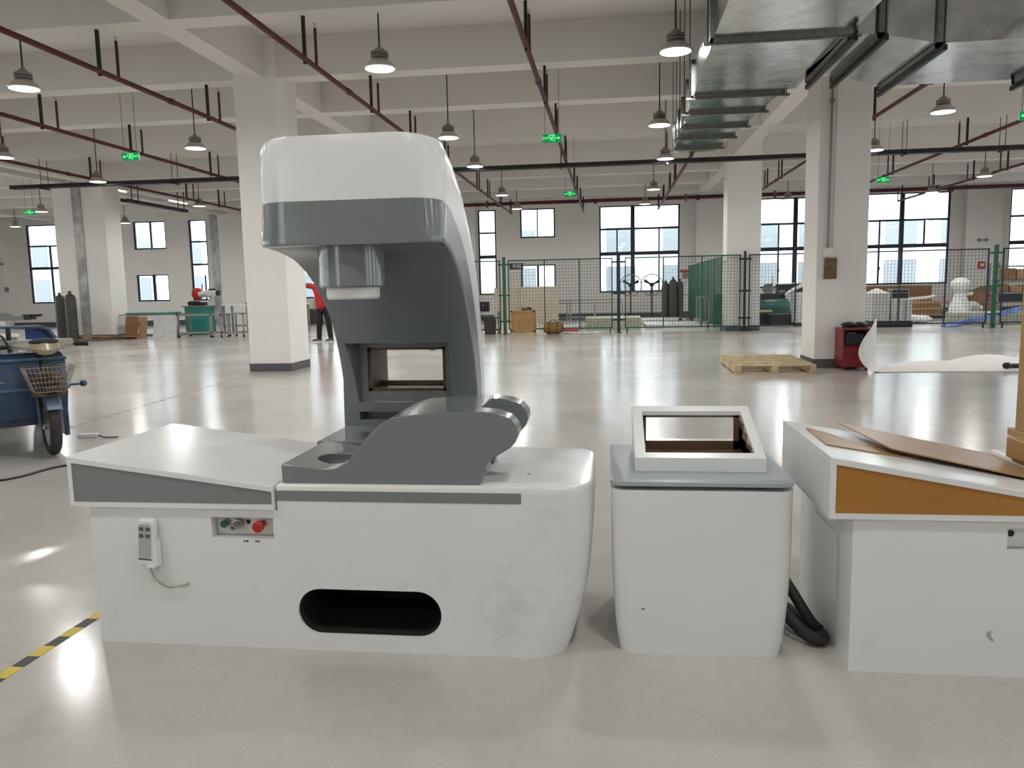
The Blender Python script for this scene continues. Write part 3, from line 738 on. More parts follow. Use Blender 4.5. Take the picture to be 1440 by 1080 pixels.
# overhead arm: lofted C profile
INN = [(2.70,1.470),(2.76,1.470),(2.84,1.462),(2.93,1.435),(3.02,1.392),(3.10,1.34),(3.18,1.265),(3.25,1.18),(3.31,1.09),(3.36,1.0),(3.40,.90),(3.425,.80),(3.435,.69),(3.44,.55),(3.44,.0)]
OUT = [(2.70,1.850),(2.80,1.848),(2.92,1.828),(3.04,1.782),(3.16,1.718),(3.27,1.635),(3.37,1.54),(3.46,1.435),(3.53,1.32),(3.58,1.19),(3.61,1.05),(3.63,.91),(3.64,.75),(3.64,.56),(3.64,.0)]
BND = [(2.70,1.625),(2.79,1.622),(2.90,1.605),(3.01,1.565),(3.12,1.512),(3.21,1.45),(3.30,1.36),(3.37,1.27),(3.43,1.17),(3.475,1.07),(3.51,.95),(3.53,.83),(3.545,.70),(3.55,.55),(3.55,.0)]
NS = 46
inn, out, bnd = (smoothcurve(q, NS) for q in (INN, OUT, BND))
XL, XR, RC = -1.232, -.592, .13
def half(y, d):  # rounded plan corners at the nose: returns inset from each side
    return 0 if d >= RC else RC - math.sqrt(max(0, RC*RC-(RC-d)**2))
def arm(lo, hi, seamlo, seamhi):
    mb = MB(); rings = []
    # nose rings need fine steps
    for i in range(NS):
        steps = [0]
        if i == 0: steps = [0, .08, .2, .4, .65]
        for s_ in steps:
            a = lo[i].lerp(lo[min(i+1, NS-1)], s_); c = hi[i].lerp(hi[min(i+1, NS-1)], s_)
            rf = bnd[i].lerp(bnd[min(i+1, NS-1)], s_); rn = inn[i].lerp(inn[min(i+1, NS-1)], s_)
            d = rf.x - 2.70
            if rf.x > 3.0: d = 1
            q = half(0, max(d, 0)); e = .012 if seamlo else .002; g = .042 if seamhi else .002
            xl_ = interp([(2.7, -1.282), (2.82, -1.272), (2.95, -1.228), (3.1, -1.215), (3.26, -1.202), (3.40, -1.214), (3.435, -1.23)], rn.x)
            x0, x1 = xl_+q, XR-q
            n = (c-a).normalized()
            ring = []
            for t, ins in ((0, e), (.2, .3*e), (1, 0), (2, 0)):
                p = a + n*(e*t)
                ring.append((x0+ins, p))
            top = [(x0, c-n*(g*2)), (x0+.0, c-n*g), (x0+.3*g, c-n*(.25*g)), (x0+g, c)]
            left = ring + top
            right = [(x0+x1-x, p) for x, p in reversed(left)]
            rings.append([(x, p.x, p.y) for x, p in left + right])
    mb.loft(rings)
    return mb
lower = part('arm_inner_shell', arm(inn, bnd, True, False), M['grey'], sm, world=True, smooth=40, label='grey inner shell of the arm')
upper = part('arm_outer_shell', arm(bnd, out, False, True), M['white'], sm, world=True, smooth=40, label='white outer shell of the arm')
wcut = lambda: MB().box(-1.108, -.742, 3.2, 3.9, .845, 1.047)
rec = MB().loft([[(-1.172,3.30,.775),(-.70,3.30,.775),(-.70,3.30,1.078),(-1.172,3.30,1.078)], [(-1.145,3.447,.80),(-.715,3.447,.80),(-.715,3.447,1.06),(-1.145,3.447,1.06)]])
cut(lower, rec, wcut(), MB().box(-1.15, -.75, 3.30, 3.50, .715, .752)); cut(upper, wcut())
for o, m in ((lower, M['grey']), (upper, M['white'])):
    o.data.materials.clear(); o.data.materials.append(m); o.data.shade_smooth(); o.data.set_sharp_from_angle(angle=math.radians(35))
lin = MB()
a0, a1, c0, c1 = 3.455, 3.72, .845, 1.047
lin.box(-1.108,-1.093,a0,a1,c0,c1).box(-.757,-.742,a0,a1,c0,c1).box(-1.108,-.742,a0,a1,c0,c0+.014).box(-1.108,-.742,a0,a1,c1-.012,c1)
lin.box(-1.093,-.757,3.58,3.60,c0+.014,c0+.034)
part('window_lining', lin, M['lining'], sm, world=True, label='brown wood lining of the arm opening')
part('latch_tab', MB().box(-.876,-.846,3.70,3.712,1.012,1.038), M['cord'], sm, world=True)
col_ = part('camera_barrel', MB().lathe([(.124,1.50),(.124,1.325),(.118,1.318)], (-.962, 2.86, 0), 40), M['grey'], sm, smooth=35, world=True)
part('lens_ring', MB().lathe([(.099,1.325),(.099,1.283),(.092,1.275)], (-.962, 2.86, 0), 40), M['whiteplastic'], col_, smooth=35, world=True, label='white lens ring')

part('screw_hole', MB().cyl((-.30,2.79,.6195), (-.30,2.79,.6207), .007, 10), M['black'], sm, world=True)

# ------------------------------------------------------------------ console kiosk in the middle
ki = thing('console_kiosk', 'white box kiosk with grey top and tilted square frame, middle of the front row', 'kiosk', (.31, 2.97, 0))
kb = MB()
ks = [(0, .03), (.05, .022), (.12, .014), (.22, .007), (.35, .002), (.6, 0)]
kb.loft([[(x, y, z) for x, y in rrect(0+i, .622-i, 2.655+i*.5, 3.29-i, .055, 7)] for z, i in ks])
part('cabinet', kb, M['white'], ki, world=True, smooth=40)
part('top_plate', MB().loft([[(x, y, z) for x, y in rrect(-.002+i, .624-i, 2.652+i, 3.292-i, (.05, .05, .012, .012), 7)] for z, i in ((.614, .004), (.616, 0), (.629, 0), (.632, .003))]), mat('pale_grey_gloss_paint', (.36, .41, .44), .25, coat=.3), ki, world=True, smooth=40)
# tilted frame: hollow wedge
fx0, fx1, fy0, fy1, zf, zk, zb_ = .088, .552, 2.80, 3.21, .684, .812, .632
wed = part('display_frame', MB().loft([[(x, fy0, zb_), (x, fy1, zb_), (x, fy1, zk), (x, fy0, zf)] for x in (fx0, fx1)]), M['white'], ki, world=True, bevel=.002)
sl = (zk-zf)/(fy1-fy0)
def zt(y): return zf + sl*(y-fy0)
cut(wed, MB().loft([[(x, 2.838, zt(2.838)+.05), (x, 3.165, zt(3.165)+.05), (x, 3.165, .638), (x, 2.838, .638)] for x in (fx0+.04, fx1-.036)]),
    MB().box(fx0+.055, fx1-.06, 3.1, 3.3, .675, .772))
wed.data.materials.clear(); wed.data.materials.append(M['white'])
li = MB(); q = .004
li.box(fx0+.04, fx0+.04+q, 2.84, 3.163, .64, zt(2.84)-.012).box(fx1-.036-q, fx1-.036, 2.84, 3.163, .64, zt(2.84)-.012)
for y0_, y1_ in ((2.9, 3.163), (3.0, 3.163), (3.08, 3.163)):
    li.box(fx0+.04, fx0+.04+q, y0_, y1_, .65, zt(y0_)-.012).box(fx1-.036-q, fx1-.036, y0_, y1_, .65, zt(y0_)-.012)
li.box(fx0+.044, fx1-.04, 2.84, 3.163, .638, .641)
li.box(fx0+.044, fx1-.04, 3.158, 3.163, .64, .676).box(fx0+.044, fx1-.04, 3.158, 3.163, .772, .78)
li.box(fx0+.044, fx0+.056, 3.158, 3.163, .64, .78).box(fx1-.062, fx1-.04, 3.158, 3.163, .64, .78)
part('inner_lining', li, M['lining'], ki, world=True, label='brown wood lining inside the frame')
part('scratch', MB().box(.105, .117, 2.6545, 2.6565, .170, .173), M['black'], ki, world=True)

# ------------------------------------------------------------------ second scanner, unfinished, at right edge
s2 = thing('scanner_machine', 'white scanner base with ochre side panel and brown boards, at the right edge', 'machine', (1.72, 2.95, 0))
DX = 2.722
cab2 = machine_body(s2, DX, M['whitedirty'])
cut(cab2, MB().box(1.268, 1.51, 2.5, 2.645, .428, .505))
cab2.data.materials.clear(); cab2.data.materials.append(M['whitedirty'])
part('control_panel', MB().box(1.27, 1.508, 2.640, 2.6445, .431, .502), M['whiteplastic'], s2, world=True)
part('panel_hole', MB().cyl((1.295,2.641,.476), (1.295,2.637,.476), .011, 12), M['black'], s2, world=True)
bed_end(s2, .712, 1.517, .7365, .592, .5275, M['orange'])
part('side_hatch', MB().box(.7885, .7925, 2.78, 3.05, .18, .42), M['white'], s2, world=True)
chip = MB().prism([(1.22,.150),(1.235,.158),(1.232,.142),(1.245,.125),(1.238,.122),(1.222,.138)], 2.597, 2.6)
part('paint_chip', chip, M['cord'], s2, world=True)
# brown upright column and block of this machine
part('arm_column', MB().box(1.80, 2.40, 3.47, 3.69, 0, 1.84), M['woodgold'], s2, world=True, bevel=.01, label='golden brown unpainted arm column')
part('column_foot', MB().box(1.785, 2.42, 3.44, 3.72, .60, .632), M['woodgold'], s2, world=True, bevel=.004)
part('cradle_block', MB().box(1.515, 2.1, 2.75, 3.16, .62, .70), M['woodgold'], s2, world=True, bevel=.006, label='golden brown unpainted block')
part('block_edge', MB().box(1.512, 1.60, 2.80, 3.10, .615, .628), M['lining'], s2, world=True)
def on_wedge(x): return .7365 + (x-.712)*(.592-.7365)/(.805)
def sheet(pts, lift, t):
    return MB().loft([[(x, y, on_wedge(x)+l+dz) for (x, y), l in zip(pts, lift)] for dz in (0, t)])
solo('thin_board', sheet([(.772,3.17),(.758,2.82),(1.06,2.84),(1.05,2.97),(.93,2.98),(.87,3.06),(.86,3.10)], [.0012]*7, .004), M['boardbrown'], 'small brown hardboard with a cut-out lying under the larger board', 'board', (.9, 2.95, on_wedge(.9)), world=True)
solo('large_board', sheet([(.935,3.30),(.985,2.845),(1.50,2.80),(1.61,2.92),(1.53,3.285)], [.026, .022, .006, .004, .006], .005), M['boardbrown'], 'large brown hardboard sheet lying on top of the right scanner bed', 'board', (1.2, 3.0, on_wedge(1.2)), world=True)
r = thing('flex_hose', 'thick black hose lying on the floor between kiosk and right scanner', 'hose', (.70, 2.82, 0))
part('hose', MB().tube(smoothcurve([(.632,3.12,.17),(.625,3.02,.15),(.632,2.94,.115),(.655,2.86,.07),(.70,2.80,.036),(.735,2.775,.028),(.758,2.79,.026),(.752,2.85,.026),(.72,2.95,.026),(.69,3.05,.026)], 46), .0235, 10), M['rubber'], r, smooth=60, world=True)
part('upper_hose', MB().tube(smoothcurve([(.655,3.16,.20),(.66,3.06,.175),(.69,2.96,.125),(.73,2.87,.06),(.755,2.83,.04)], 20), .0205, 10), M['rubber'], r, smooth=60, world=True)

# ------------------------------------------------------------------ floor marks and small floor things
r = thing('hazard_tape', 'yellow and black hazard tape stuck on the floor at lower left', 'floor tape', (-2.1, 1.2, 0), group='floor tapes')
n = 0; y = .83
while y < 4.4:
    part('yellow_band' if n % 2 == 0 else 'black_band', MB().box(-.024, .024, y-1.2, y-1.2+.0815, 0, .0015), M['tapeyellow'] if n % 2 == 0 else M['tapeblack'], r)
    y += .0815; n += 1
r = thing('dashed_tape', 'worn dashed tape line on the floor toward the left pillar', 'floor tape', (-5.42, 7.1, 0), group='floor tapes')
for i in range(24):
    x0, y0 = -.02*i, .213*i
    part('dash', MB().box(x0-.025, x0+.025, y0, y0+.08, 0, .0015), M['tapegrey'], r)
r = thing('dashed_tape', 'worn dashed tape line along the foot of the left pillar', 'floor tape', (-5.95, 12.35, 0), group='floor tapes')
for i in range(11): part('dash', MB().box(i*.09, .05+i*.09, 0, .025, 0, .0015), M['tapegrey'], r)
r = solo('floor_cable', MB().tube(smoothcurve([(-6.6,4.25,.008),(-5.2,4.63,.008),(-4.37,4.96,.008),(-4.2,5.46,.008),(-3.5,5.7,.008),(-2.9,5.8,.008)], 30), .009, 6), M['black'], 'thin black cable on the floor at the left edge', 'cable', (-4.4, 4.95, 0), world=True)
r = thing('power_strip', 'white power strip with black lead on the floor by the trike', 'power strip', (-4.86, 6.62, 0), math.radians(8))
part('case', MB().box(-.09, .09, -.028, .028, 0, .036), M['whiteplastic'], r, bevel=.005)
part('lead', MB().tube(smoothcurve([(.09,0,.02),(.13,-.02,.012),(.2,-.06,.008),(.3,-.05,.008)], 12), .006, 6), M['black'], r)

# pallet
r = thing('wooden_pallet', 'pale wooden pallet lying empty on the floor before the conduit pillar', 'pallet', (1.80, 11.55, 0), math.radians(-1))
for i in range(7):
    y = .02 + i*.27
    part('deck_board', MB().box(.0, 1.14, y, y+.14+.02*(i % 2), .115, .138), M['pallet'], r, bevel=.003)
for x in (0, .52, 1.04):
    part('stringer', MB().box(x, x+.1, .02, 1.8, .022, .115), M['pallet'], r, bevel=.003)
for y in (.02, .83, 1.64): part('base_board', MB().box(0, 1.14, y, y+.12, 0, .022), M['pallet'], r)
# red cabinet
r = thing('tool_cabinet', 'small open red metal cabinet standing against the conduit pillar', 'cabinet', (3.61, 12.22, 0))
part('shell', MB().box(-.19,-.165,-.2,.2,.05,.62).box(.165,.19,-.2,.2,.05,.62).box(-.19,.19,-.2,.2,.05,.08).box(-.19,.19,-.2,.2,.60,.625).box(-.19,.19,.18,.2,.05,.62).box(-.165,.165,-.18,.18,.36,.375), M['red'], r, bevel=.003)
part('lower_door', MB().box(-.165,.165,-.195,-.18,.08,.35), M['red'], r)
for x in (-.165, .165):
    for y in (-.17, .17): part('foot', MB().box(x-.02, x+.02, y-.02, y+.02, 0, .05), M['red'], r)
solo('dark_tools', MB().sphere((-.07,0,.045), .08, sz=(1.5,1,.55)).sphere((.1,.02,.045), .09, sz=(1.2,1,.5)).box(-.17,.19,-.05,.02,.0,.05), M['black'], 'heap of dark tools and cloth on top of the red cabinet', 'tools', (3.63, 12.20, .625), kind='stuff')
solo('dark_parcel', MB().box(-.14,.14,-.14,.14,0,.17), M['bagdark'], 'dark bundle inside the red cabinet shelf', 'parcel', (3.61, 12.22, .376), bevel=.02)
solo('paper_slip', MB().box(-.06,.06,-.05,.05,0,.003), M['whiteplastic'], 'small white paper on the dark bundle in the red cabinet', 'paper', (3.57, 12.13, .547))
# curled foam sheet
curl = smoothcurve([(3.77,.768),(3.72,.651),(3.657,.555),(3.593,.444),(3.556,.326),(3.562,.235),(3.603,.15),(3.673,.068),(3.76,.02),(3.87,.005)], 34)
flat = [Vector((x, .004 + (.09*max(0, math.sin((x-5.4)/1.2*PI)) if 5.4 < x < 6.6 else 0))) for x in (4.0, 4.15, 4.3, 4.6, 5.0, 5.4, 5.6, 5.8, 6.0, 6.2, 6.4, 6.6, 7.2)]
rings = []
yn = 11.70
for p in curl + flat:
    incurl = p.x < 3.88
    xf = max(p.x, 3.865) if incurl else p.x+.04
    yf = 11.94 if incurl else interp([(3.88, 11.96), (4.3, 12.9), (5, 13.3), (7.2, 13.5)], p.x)
    zn = p.y if incurl else .004
    xm = p.x*.45+xf*.55; ym = yn*.5+yf*.5
    rings.append([(p.x, yn, zn), (xm, ym, zn), (xf, yf, p.y), (xf+.004, yf+.002, p.y+.006), (xm+.004, ym, zn+.006), (p.x+.004, yn, zn+.006)])
solo('foam_sheet', MB().loft(rings), M['sheet'], 'long white foam sheet on the floor with its left end curled up', 'foam sheet', (4.6, 12.1, 0), world=True, smooth=60)
r = thing('hand_grinder', 'black tool lying on the right end of the white foam sheet', 'tool', (5.78, 11.95, .012))
part('head', MB().sphere((-.1,0,.05), .05, sz=(1.2,1,1)), M['black'], r, smooth=60); part('body', MB().cyl((-.06,0,.045), (.32,.03,.045), .035, 12), M['black'], r, smooth=40)

# ------------------------------------------------------------------ electric cargo trike at left
tr = thing('cargo_trike', 'worn blue electric cargo trike with wire basket cut by the left edge', 'tricycle', (-4.63, 5.86, 0), math.radians(47))
# local frame: front of the trike faces -y, x to its left side as seen
wh = part('front_wheel', MB().torus((0,0,.25), .205, .045, 'x', 36, 10), M['tyre'], tr, smooth=60)
part('rim', MB().lathe([(.165,-.03),(.17,-.02),(.15,-.015),(.15,.015),(.17,.02),(.165,.03)], (0,0,.25), 28, 'x'), M['greymetal'], wh, smooth=40)
part('hub', MB().cyl((-.06,0,.25), (.06,0,.25), .03, 14), M['steel'], wh, smooth=40)
part('fork', MB().tube([(-.075,.0,.25), (-.075,.03,.50), (-.05,.06,.60)], .017, 10).tube([(.075,.0,.25), (.075,.03,.50), (.05,.06,.60)], .017, 10).box(-.08,.08,.03,.09,.58,.62), M['navytube'], tr, smooth=50)
fd = MB(); rings = []
for i in range(13):
    a = math.radians(35 + i*11)
    rings.append([(x, -(.275-q)*math.cos(a), .25+(.275-q)*math.sin(a)) for x, q in ((-.065,.03),(-.05,0),(.05,0),(.065,.03),(.05,.006),(-.05,.006))])
fd.loft(rings); part('mudguard', fd, M['navytube'], tr, smooth=50)
part('head_tube', MB().tube([(0,.07,.56), (0,.13,.90)], .026, 12), M['black'], tr, smooth=50)
part('signal_lamp', MB().sphere((.02,-.06,.555), .035, sz=(1.1,.7,.8)), M['amber'], tr, smooth=60)
part('bumper_bracket', MB().tube([(-.13,-.05,.52), (0,-.09,.50), (.13,-.05,.52)], .014, 8).box(-.12,.12,-.06,.04,.515,.535), M['rust'], tr, smooth=50)
# basket
bk = MB(); g = .0021
def bw(t): return .115 + .065*t           # half width
zb0, zb1 = .545, .75
for i in range(6):
    t = i/5; z = zb0 + (zb1-zb0)*t; w_ = bw(t); yb = -.04 - .11 - .05*t; yk = .05
    loop = [(-w_, yb, z), (w_, yb, z), (w_, yk, z), (-w_, yk, z), (-w_, yb, z)]
    for a, c in zip(loop, loop[1:]): bk.cyl(a, c, g*1.3 if i in (0, 5) else g, 6)
for i in range(12):
    u = -1 + 2*i/11
    bk.cyl((bw(0)*u, -.15, zb0), (bw(1)*u, -.20, zb1), g, 6); bk.cyl((bw(0)*u, .05, zb0), (bw(1)*u, .05, zb1), g, 6); bk.cyl((bw(0)*u, -.15, zb0), (bw(0)*u, .05, zb0), g, 6)
for i in range(1, 7):
    v = i/7
    for s_ in (-1, 1): bk.cyl((s_*bw(0), -.15+.2*v, zb0), (s_*bw(1), -.20+.25*v, zb1), g, 6)
part('basket', bk, M['wire'], tr)
solo_mb = MB()
rnd = random.Random(3)
for i in range(44): solo_mb.sphere((rnd.uniform(-.09,.09), rnd.uniform(-.11,.01), rnd.uniform(.02,.16)), rnd.uniform(.018,.038), 8, 5, (1, 1, .8))
so = solo('basket_scrap', solo_mb, M['rust'], 'brown scrap and rags piled in the wire basket of the trike', 'scrap', (-4.63, 5.86, .548), math.radians(47), kind='stuff')
# cowl and bars
cw = MB(); rings = []
for i in range(13):
    u = -1+2*i/12; x = .235*u; a = abs(u)
    zc = .895 + .03*a; hh = .070*(1-.5*a); dd = .12*(1-.55*a*a)
    rings.append([(x, .03-dd+.10*a, zc-hh*.6), (x, .03-dd*1.08+.10*a, zc), (x, .05-dd*.7+.10*a, zc+hh), (x, .12+.05*a, zc+hh*1.05), (x, .14+.05*a, zc-hh*.5)])
cw.loft(rings); part('cowl', cw, M['cowl'], tr, smooth=50)
hl = MB(); rings = []
for i in range(9):
    u = -1+2*i/8; x = .105*u
    rings.append([(x, -.10+.05*u*u, .845+.05*u**4+.012*u*u), (x, -.118+.05*u*u, .885+.012*u*u), (x, -.085+.03*u*u, .935-.0*u*u), (x, -.05, .935), (x, -.05, .86+.04*u**4)])
hl.loft(rings); part('headlight', hl, M['headlight'], tr, smooth=50)
part('instrument_cover', MB().sphere((0,.02,.945), .10, 16, 8, (1.15,.75,.35)), M['rubber'], tr, smooth=60)
part('handlebar', MB().tube([(-.30,.10,.92), (-.2,.12,.915), (.2,.12,.915), (.30,.10,.915)], .013, 8), M['black'], tr, smooth=50)
for s_ in (-1, 1): part('grip', MB().tube([(s_*.24,.10,.915), (s_*.345,.085,.91)], .019, 10), M['rubber'], tr, smooth=50)
for s_ in (-1, 1): part('brake_lever', MB().tube([(s_*.22,.07,.92), (s_*.32,.03,.92)], .007, 6), M['black'], tr)
part('mirror', MB().tube([(-.24,.1,.93), (-.27,.11,1.00), (-.33,.11,1.04)], .010, 6).sphere((-.38,.11,1.06), .05, sz=(1.2,.35,.8)), M['black'], tr, smooth=60)
# leg shield, footwell and body
part('leg_shield', MB().loft([[(-.62,.10,.30),(.16,.16,.30),(.16,.24,.28),(-.62,.24,.28)],[(-.62,.06,.56),(.17,.10,.56),(.17,.2,.56),(-.62,.2,.56)],[(-.60,.10,.80),(.17,.13,.80),(.17,.2,.80),(-.60,.2,.80)],[(-.58,.14,.86),(.14,.15,.86),(.14,.2,.86),(-.58,.2,.86)]]), M['blue'], tr, bevel=.015)
part('shield_trim', MB().box(-.63,.175,.05,.11,.545,.572).box(-.61,.17,.07,.13,.79,.812), M['bluelight'], tr, bevel=.006)
part('foot_board', MB().box(-.62,.17,.2,1.0,.24,.30), M['navytube'], tr, bevel=.01)
part('side_panel', MB().box(.13,.17,.2,1.0,.12,.72).box(-.64,-.60,.2,1.0,.12,.72), M['blue'], tr, bevel=.01)
part('side_horn', MB().tube([(.17,.05,.575), (.25,.05,.575)], .012, 8).sphere((.275,.05,.577), .030), M['navytube'], tr, smooth=60)
part('stencil', MB().prism([(-.50,.60),(-.36,.63),(-.28,.62),(-.36,.66),(-.52,.66)], .052, .056), M['headlight'], tr)
# cargo box behind
part('cargo_box', MB().box(-.72,.30,1.15,2.75,.36,.42).box(-.72,-.68,1.15,2.75,.42,.72).box(.26,.30,1.15,2.75,.42,.72).box(-.72,.30,1.15,1.19,.42,.72).box(-.72,.30,2.71,2.75,.42,.72), M['blue'], tr, bevel=.006)
part('cargo_rail', MB().tube([(-.70,1.17,.70), (-.70,1.17,1.0), (-.66,1.17,1.05), (.14,1.17,1.04), (.22,1.17,1.01), (.27,1.17,.93), (.28,1.17,.70)], .026, 10), M['navytube'], tr, smooth=50)
part('rail_post', MB().cyl((-.1,1.17,.71), (-.1,1.17,1.04), .022, 10), M['black'], tr, smooth=40)
part('tarp_flap', MB().box(.04,.25,1.20,1.22,.72,1.02), mat('deep_blue_panel', (.012,.05,.20), .4), tr)
part('seat', MB().box(-.5,.05,.75,1.1,.66,.76), M['black'], tr, bevel=.03)
part('seat_box', MB().box(-.5,.05,.78,1.08,.30,.66), M['bluelight'], tr, bevel=.01)
for s_ in (-1, 1):
    w2 = part('rear_wheel', MB().torus((-.21+s_*.42, 2.0, .27), .22, .05, 'x', 28, 8), M['tyre'], tr, smooth=60)
    part('rim', MB().lathe([(.18,-.03),(.18,.03)], (-.21+s_*.42, 2.0, .27), 20, 'x'), M['greymetal'], w2)
part('rear_axle', MB().cyl((-.63,2.0,.27), (.21,2.0,.27), .03, 8).box(-.6,-.5,1.9,2.1,.27,.37).box(.08,.18,1.9,2.1,.27,.37), M['black'], tr)

# ------------------------------------------------------------------ left background: machine, gas bottles, frames
r = thing('cutting_machine', 'grey cutting machine with long top beam behind the trike', 'machine', (-12.9, 15.0, 0))
part('top_beam', MB().box(-1.5,.72,-.12,.12,.86,.96).box(-1.5,.35,-.06,.06,.96,1.02), M['greymetal'], r, bevel=.01)
part('end_handle', MB().box(.68,.86,-.1,.1,.87,.98).cyl((.85,0,.95), (1.06,0,.96), .03, 8), M['black'], r)
part('column', MB().box(-.6,-.2,-.15,.15,.0,.86), M['black'], r)
part('table', MB().box(-1.5,.25,-.3,.3,.50,.56), M['whiteplastic'], r)
part('leg_frame', MB().box(-1.45,-1.37,-.28,.28,0,.5).box(.13,.21,-.28,.28,0,.5).box(-1.45,.2,-.04,.04,.1,.16), M['greymetal'], r)
part('motor', MB().cyl((-.15,-.1,.72), (.3,-.1,.78), .08, 12), M['sawwhite'], r, smooth=40)
part('switch_box', MB().box(.12,.24,-.32,-.24,.56,.68), M['tapeyellow'], r)
def gas_bottle(x, y, h, rad, label, lean=0):
    r = thing('gas_bottle', label, 'gas cylinder', (x, y, 0), group='tall dark gas bottles')
    part('bottle', MB().lathe([(rad*.9,0),(rad,.02),(rad,h*.84),(rad*.93,h*.89),(rad*.7,h*.93),(rad*.35,h*.955),(rad*.3,h*.97)], n=20), M['gas'], r, smooth=35)
    part('valve', MB().cyl((0,0,h*.965), (0,0,h*1.01), rad*.18, 8).cyl((-rad*.4,0,h*.99), (rad*.4,0,h*.99), rad*.12, 8), M['black'], r)
gas_bottle(-16.75, 22.05, 1.47, .145, 'dark gas bottle by the twin pillar, the left one')
gas_bottle(-16.18, 21.75, 1.50, .155, 'dark gas bottle by the twin pillar, the right one')
gas_bottle(2.10, 30.1, 1.50, .15, 'dark gas bottle by the far window, left of three')
gas_bottle(2.36, 29.9, 1.62, .15, 'dark gas bottle by the far window, middle of three')
gas_bottle(2.62, 30.2, 1.55, .15, 'dark gas bottle by the far window, right of three')
dm = MB()
for i in range(9): 
    a = rnd.uniform(-.25,.25); x, y = rnd.uniform(-.5,.4), rnd.uniform(-.35,.35)
    dm2 = MB(Matrix.Translation((x, y, .018*i)) @ Matrix.Rotation(a, 4, 'Z')); dm2.box(-.55,.55,-.05,.05,0,.018); dm.v += dm2.v; dm.f += [[q+8*i for q in f_] for f_ in dm2.f]
solo('scrap_planks', dm, M['cardlight'], 'loose pile of thin planks on the floor by the twin pillar', 'planks', (-15.45, 22.1, 0), kind='stuff')
def frame_table(x0, x1, y0, y1, h, label, extra=0, castors=True, mtop=None):
    r = thing('frame_table', label, 'frame table', (x0, y0, 0), group='stainless steel frame tables')
    w, d_, t = x1-x0, y1-y0, .022
    z0 = .07 if castors else 0
    for x in (t, w-t):
        for y in (t, d_-t):
            part('leg', MB().box(x-t, x+t, y-t, y+t, z0, h), M['steel'], r)
            if castors: part('castor', MB().cyl((x,y-.012,.035), (x,y+.012,.035), .035, 10).box(x-.015,x+.015,y-.02,y+.02,.035,.075), M['black'], r)
    part('top_rail', MB().box(0,w,0,2*t,h-2*t,h).box(0,w,d_-2*t,d_,h-2*t,h).box(0,2*t,0,d_,h-2*t,h).box(w-2*t,w,0,d_,h-2*t,h), M['steel'], r)
    part('lower_rail', MB().box(0,w,0,2*t,z0+.05,z0+.05+2*t).box(0,w,d_-2*t,d_,z0+.05,z0+.05+2*t).box(0,2*t,0,d_,z0+.05,z0+.05+2*t).box(w-2*t,w,0,d_,z0+.05,z0+.05+2*t), M['steel'], r)
    return r
frame_table(-15.85, -13.45, 22.9, 23.7, .75, 'stainless steel frame table beside the twin pillar with cardboard leaning on it', castors=False)
frame_table(-13.40, -12.30, 22.8, 23.5, .72, 'stainless steel frame on castors left of the short stool frames')
frame_table(-12.24, -11.90, 22.7, 23.3, .72, 'narrow stainless steel frame in the middle of the frame row')
frame_table(-11.78, -11.22, 22.8, 23.4, .74, 'short stainless stool frame nearest the left pillar')
solo('teal_sheet', MB().box(-15.15,-13.75,22.85,23.65,.752,.80), M['teal'], 'teal sheet lying on the steel frame table', 'sheet', (-14.4, 23.2, .75), world=True)
solo('wrapped_carton', MB().loft([[(-14.2,22.70,.02),(-13.42,22.70,.02),(-13.42,22.87,.68),(-14.2,22.87,.68)],[(-14.2,22.73,.02),(-13.42,22.73,.02),(-13.42,22.895,.68),(-14.2,22.895,.68)]]), M['whitewrap'], 'white boxed panel leaning on the steel frame table', 'panel', (-13.8, 22.75, 0.02), world=True)
def lean_board(x0, x1, y, h, lean, t, m, label, name='cardboard_sheet', cat='cardboard', z0=0.0):
    mb = MB().loft([[(x0,y,z0),(x1,y,z0),(x1,y+t,z0),(x0,y+t,z0)],[(x0,y+lean,h),(x1,y+lean,h),(x1,y+lean+t,h),(x0,y+lean+t,h)]])
    return solo(name, mb, m, label, cat, ((x0+x1)/2, y, z0), world=True)
lean_board(-15.05, -14.62, 22.55, .70, .16, .02, M['card'], 'brown cardboard sheet leaning on the frame table, the left one')
lean_board(-14.62, -14.36, 22.62, .68, .13, .02, M['cardlight'], 'paler cardboard sheet leaning on the frame table, the right one')
# teal saw machine and workbench
r = thing('chop_saw', 'teal based metal saw with white and red motor by the workbench', 'saw', (-13.9, 24.6, 0))
part('base_cabinet', MB().box(-.1,.65,-.3,.3,.05,.93).box(-.05,.6,-.25,.25,0,.05), M['teal'], r, bevel=.01)
part('base_tray', MB().box(-.18,.72,-.34,.34,.93,.97), M['greymetal'], r)
part('vice', MB().box(.0,.2,-.2,.2,.97,1.12).box(.2,.5,-.12,.12,.97,1.08).cyl((-.12,0,1.04), (.05,0,1.04), .05, 10), M['black'], r)
part('motor_head', MB().cyl((.30,0,1.33), (.62,0,1.37), .11, 14).box(.58,.92,-.12,.12,1.27,1.46), M['sawwhite'], r, smooth=40, bevel=.02)
part('motor_cap', MB().cyl((.92,0,1.37), (1.0,0,1.37), .09, 14).box(.66,.84,-.08,.08,1.46,1.52), M['black'], r, smooth=40)
part('blade_guard', MB().lathe([(.06,-.08),(.19,-.06),(.19,.06),(.06,.08)], (.24,0,1.36), 20, 'y'), M['redbtn'], r, smooth=40)
part('arm', MB().tube([(.62,0,1.0), (.70,0,1.2), (.6,0,1.36)], .06, 10), M['sawwhite'], r, smooth=50)
part('handle', MB().tube([(.40,0,1.5), (.42,0,1.68)], .018, 8), M['black'], r)
r = thing('workbench', 'long steel workbench with pale top by the narrow window', 'workbench', (-13.2, 25.6, 0))
part('top', MB().box(0,2.9,-.35,.35,.93,.97), M['whiteplastic'], r)
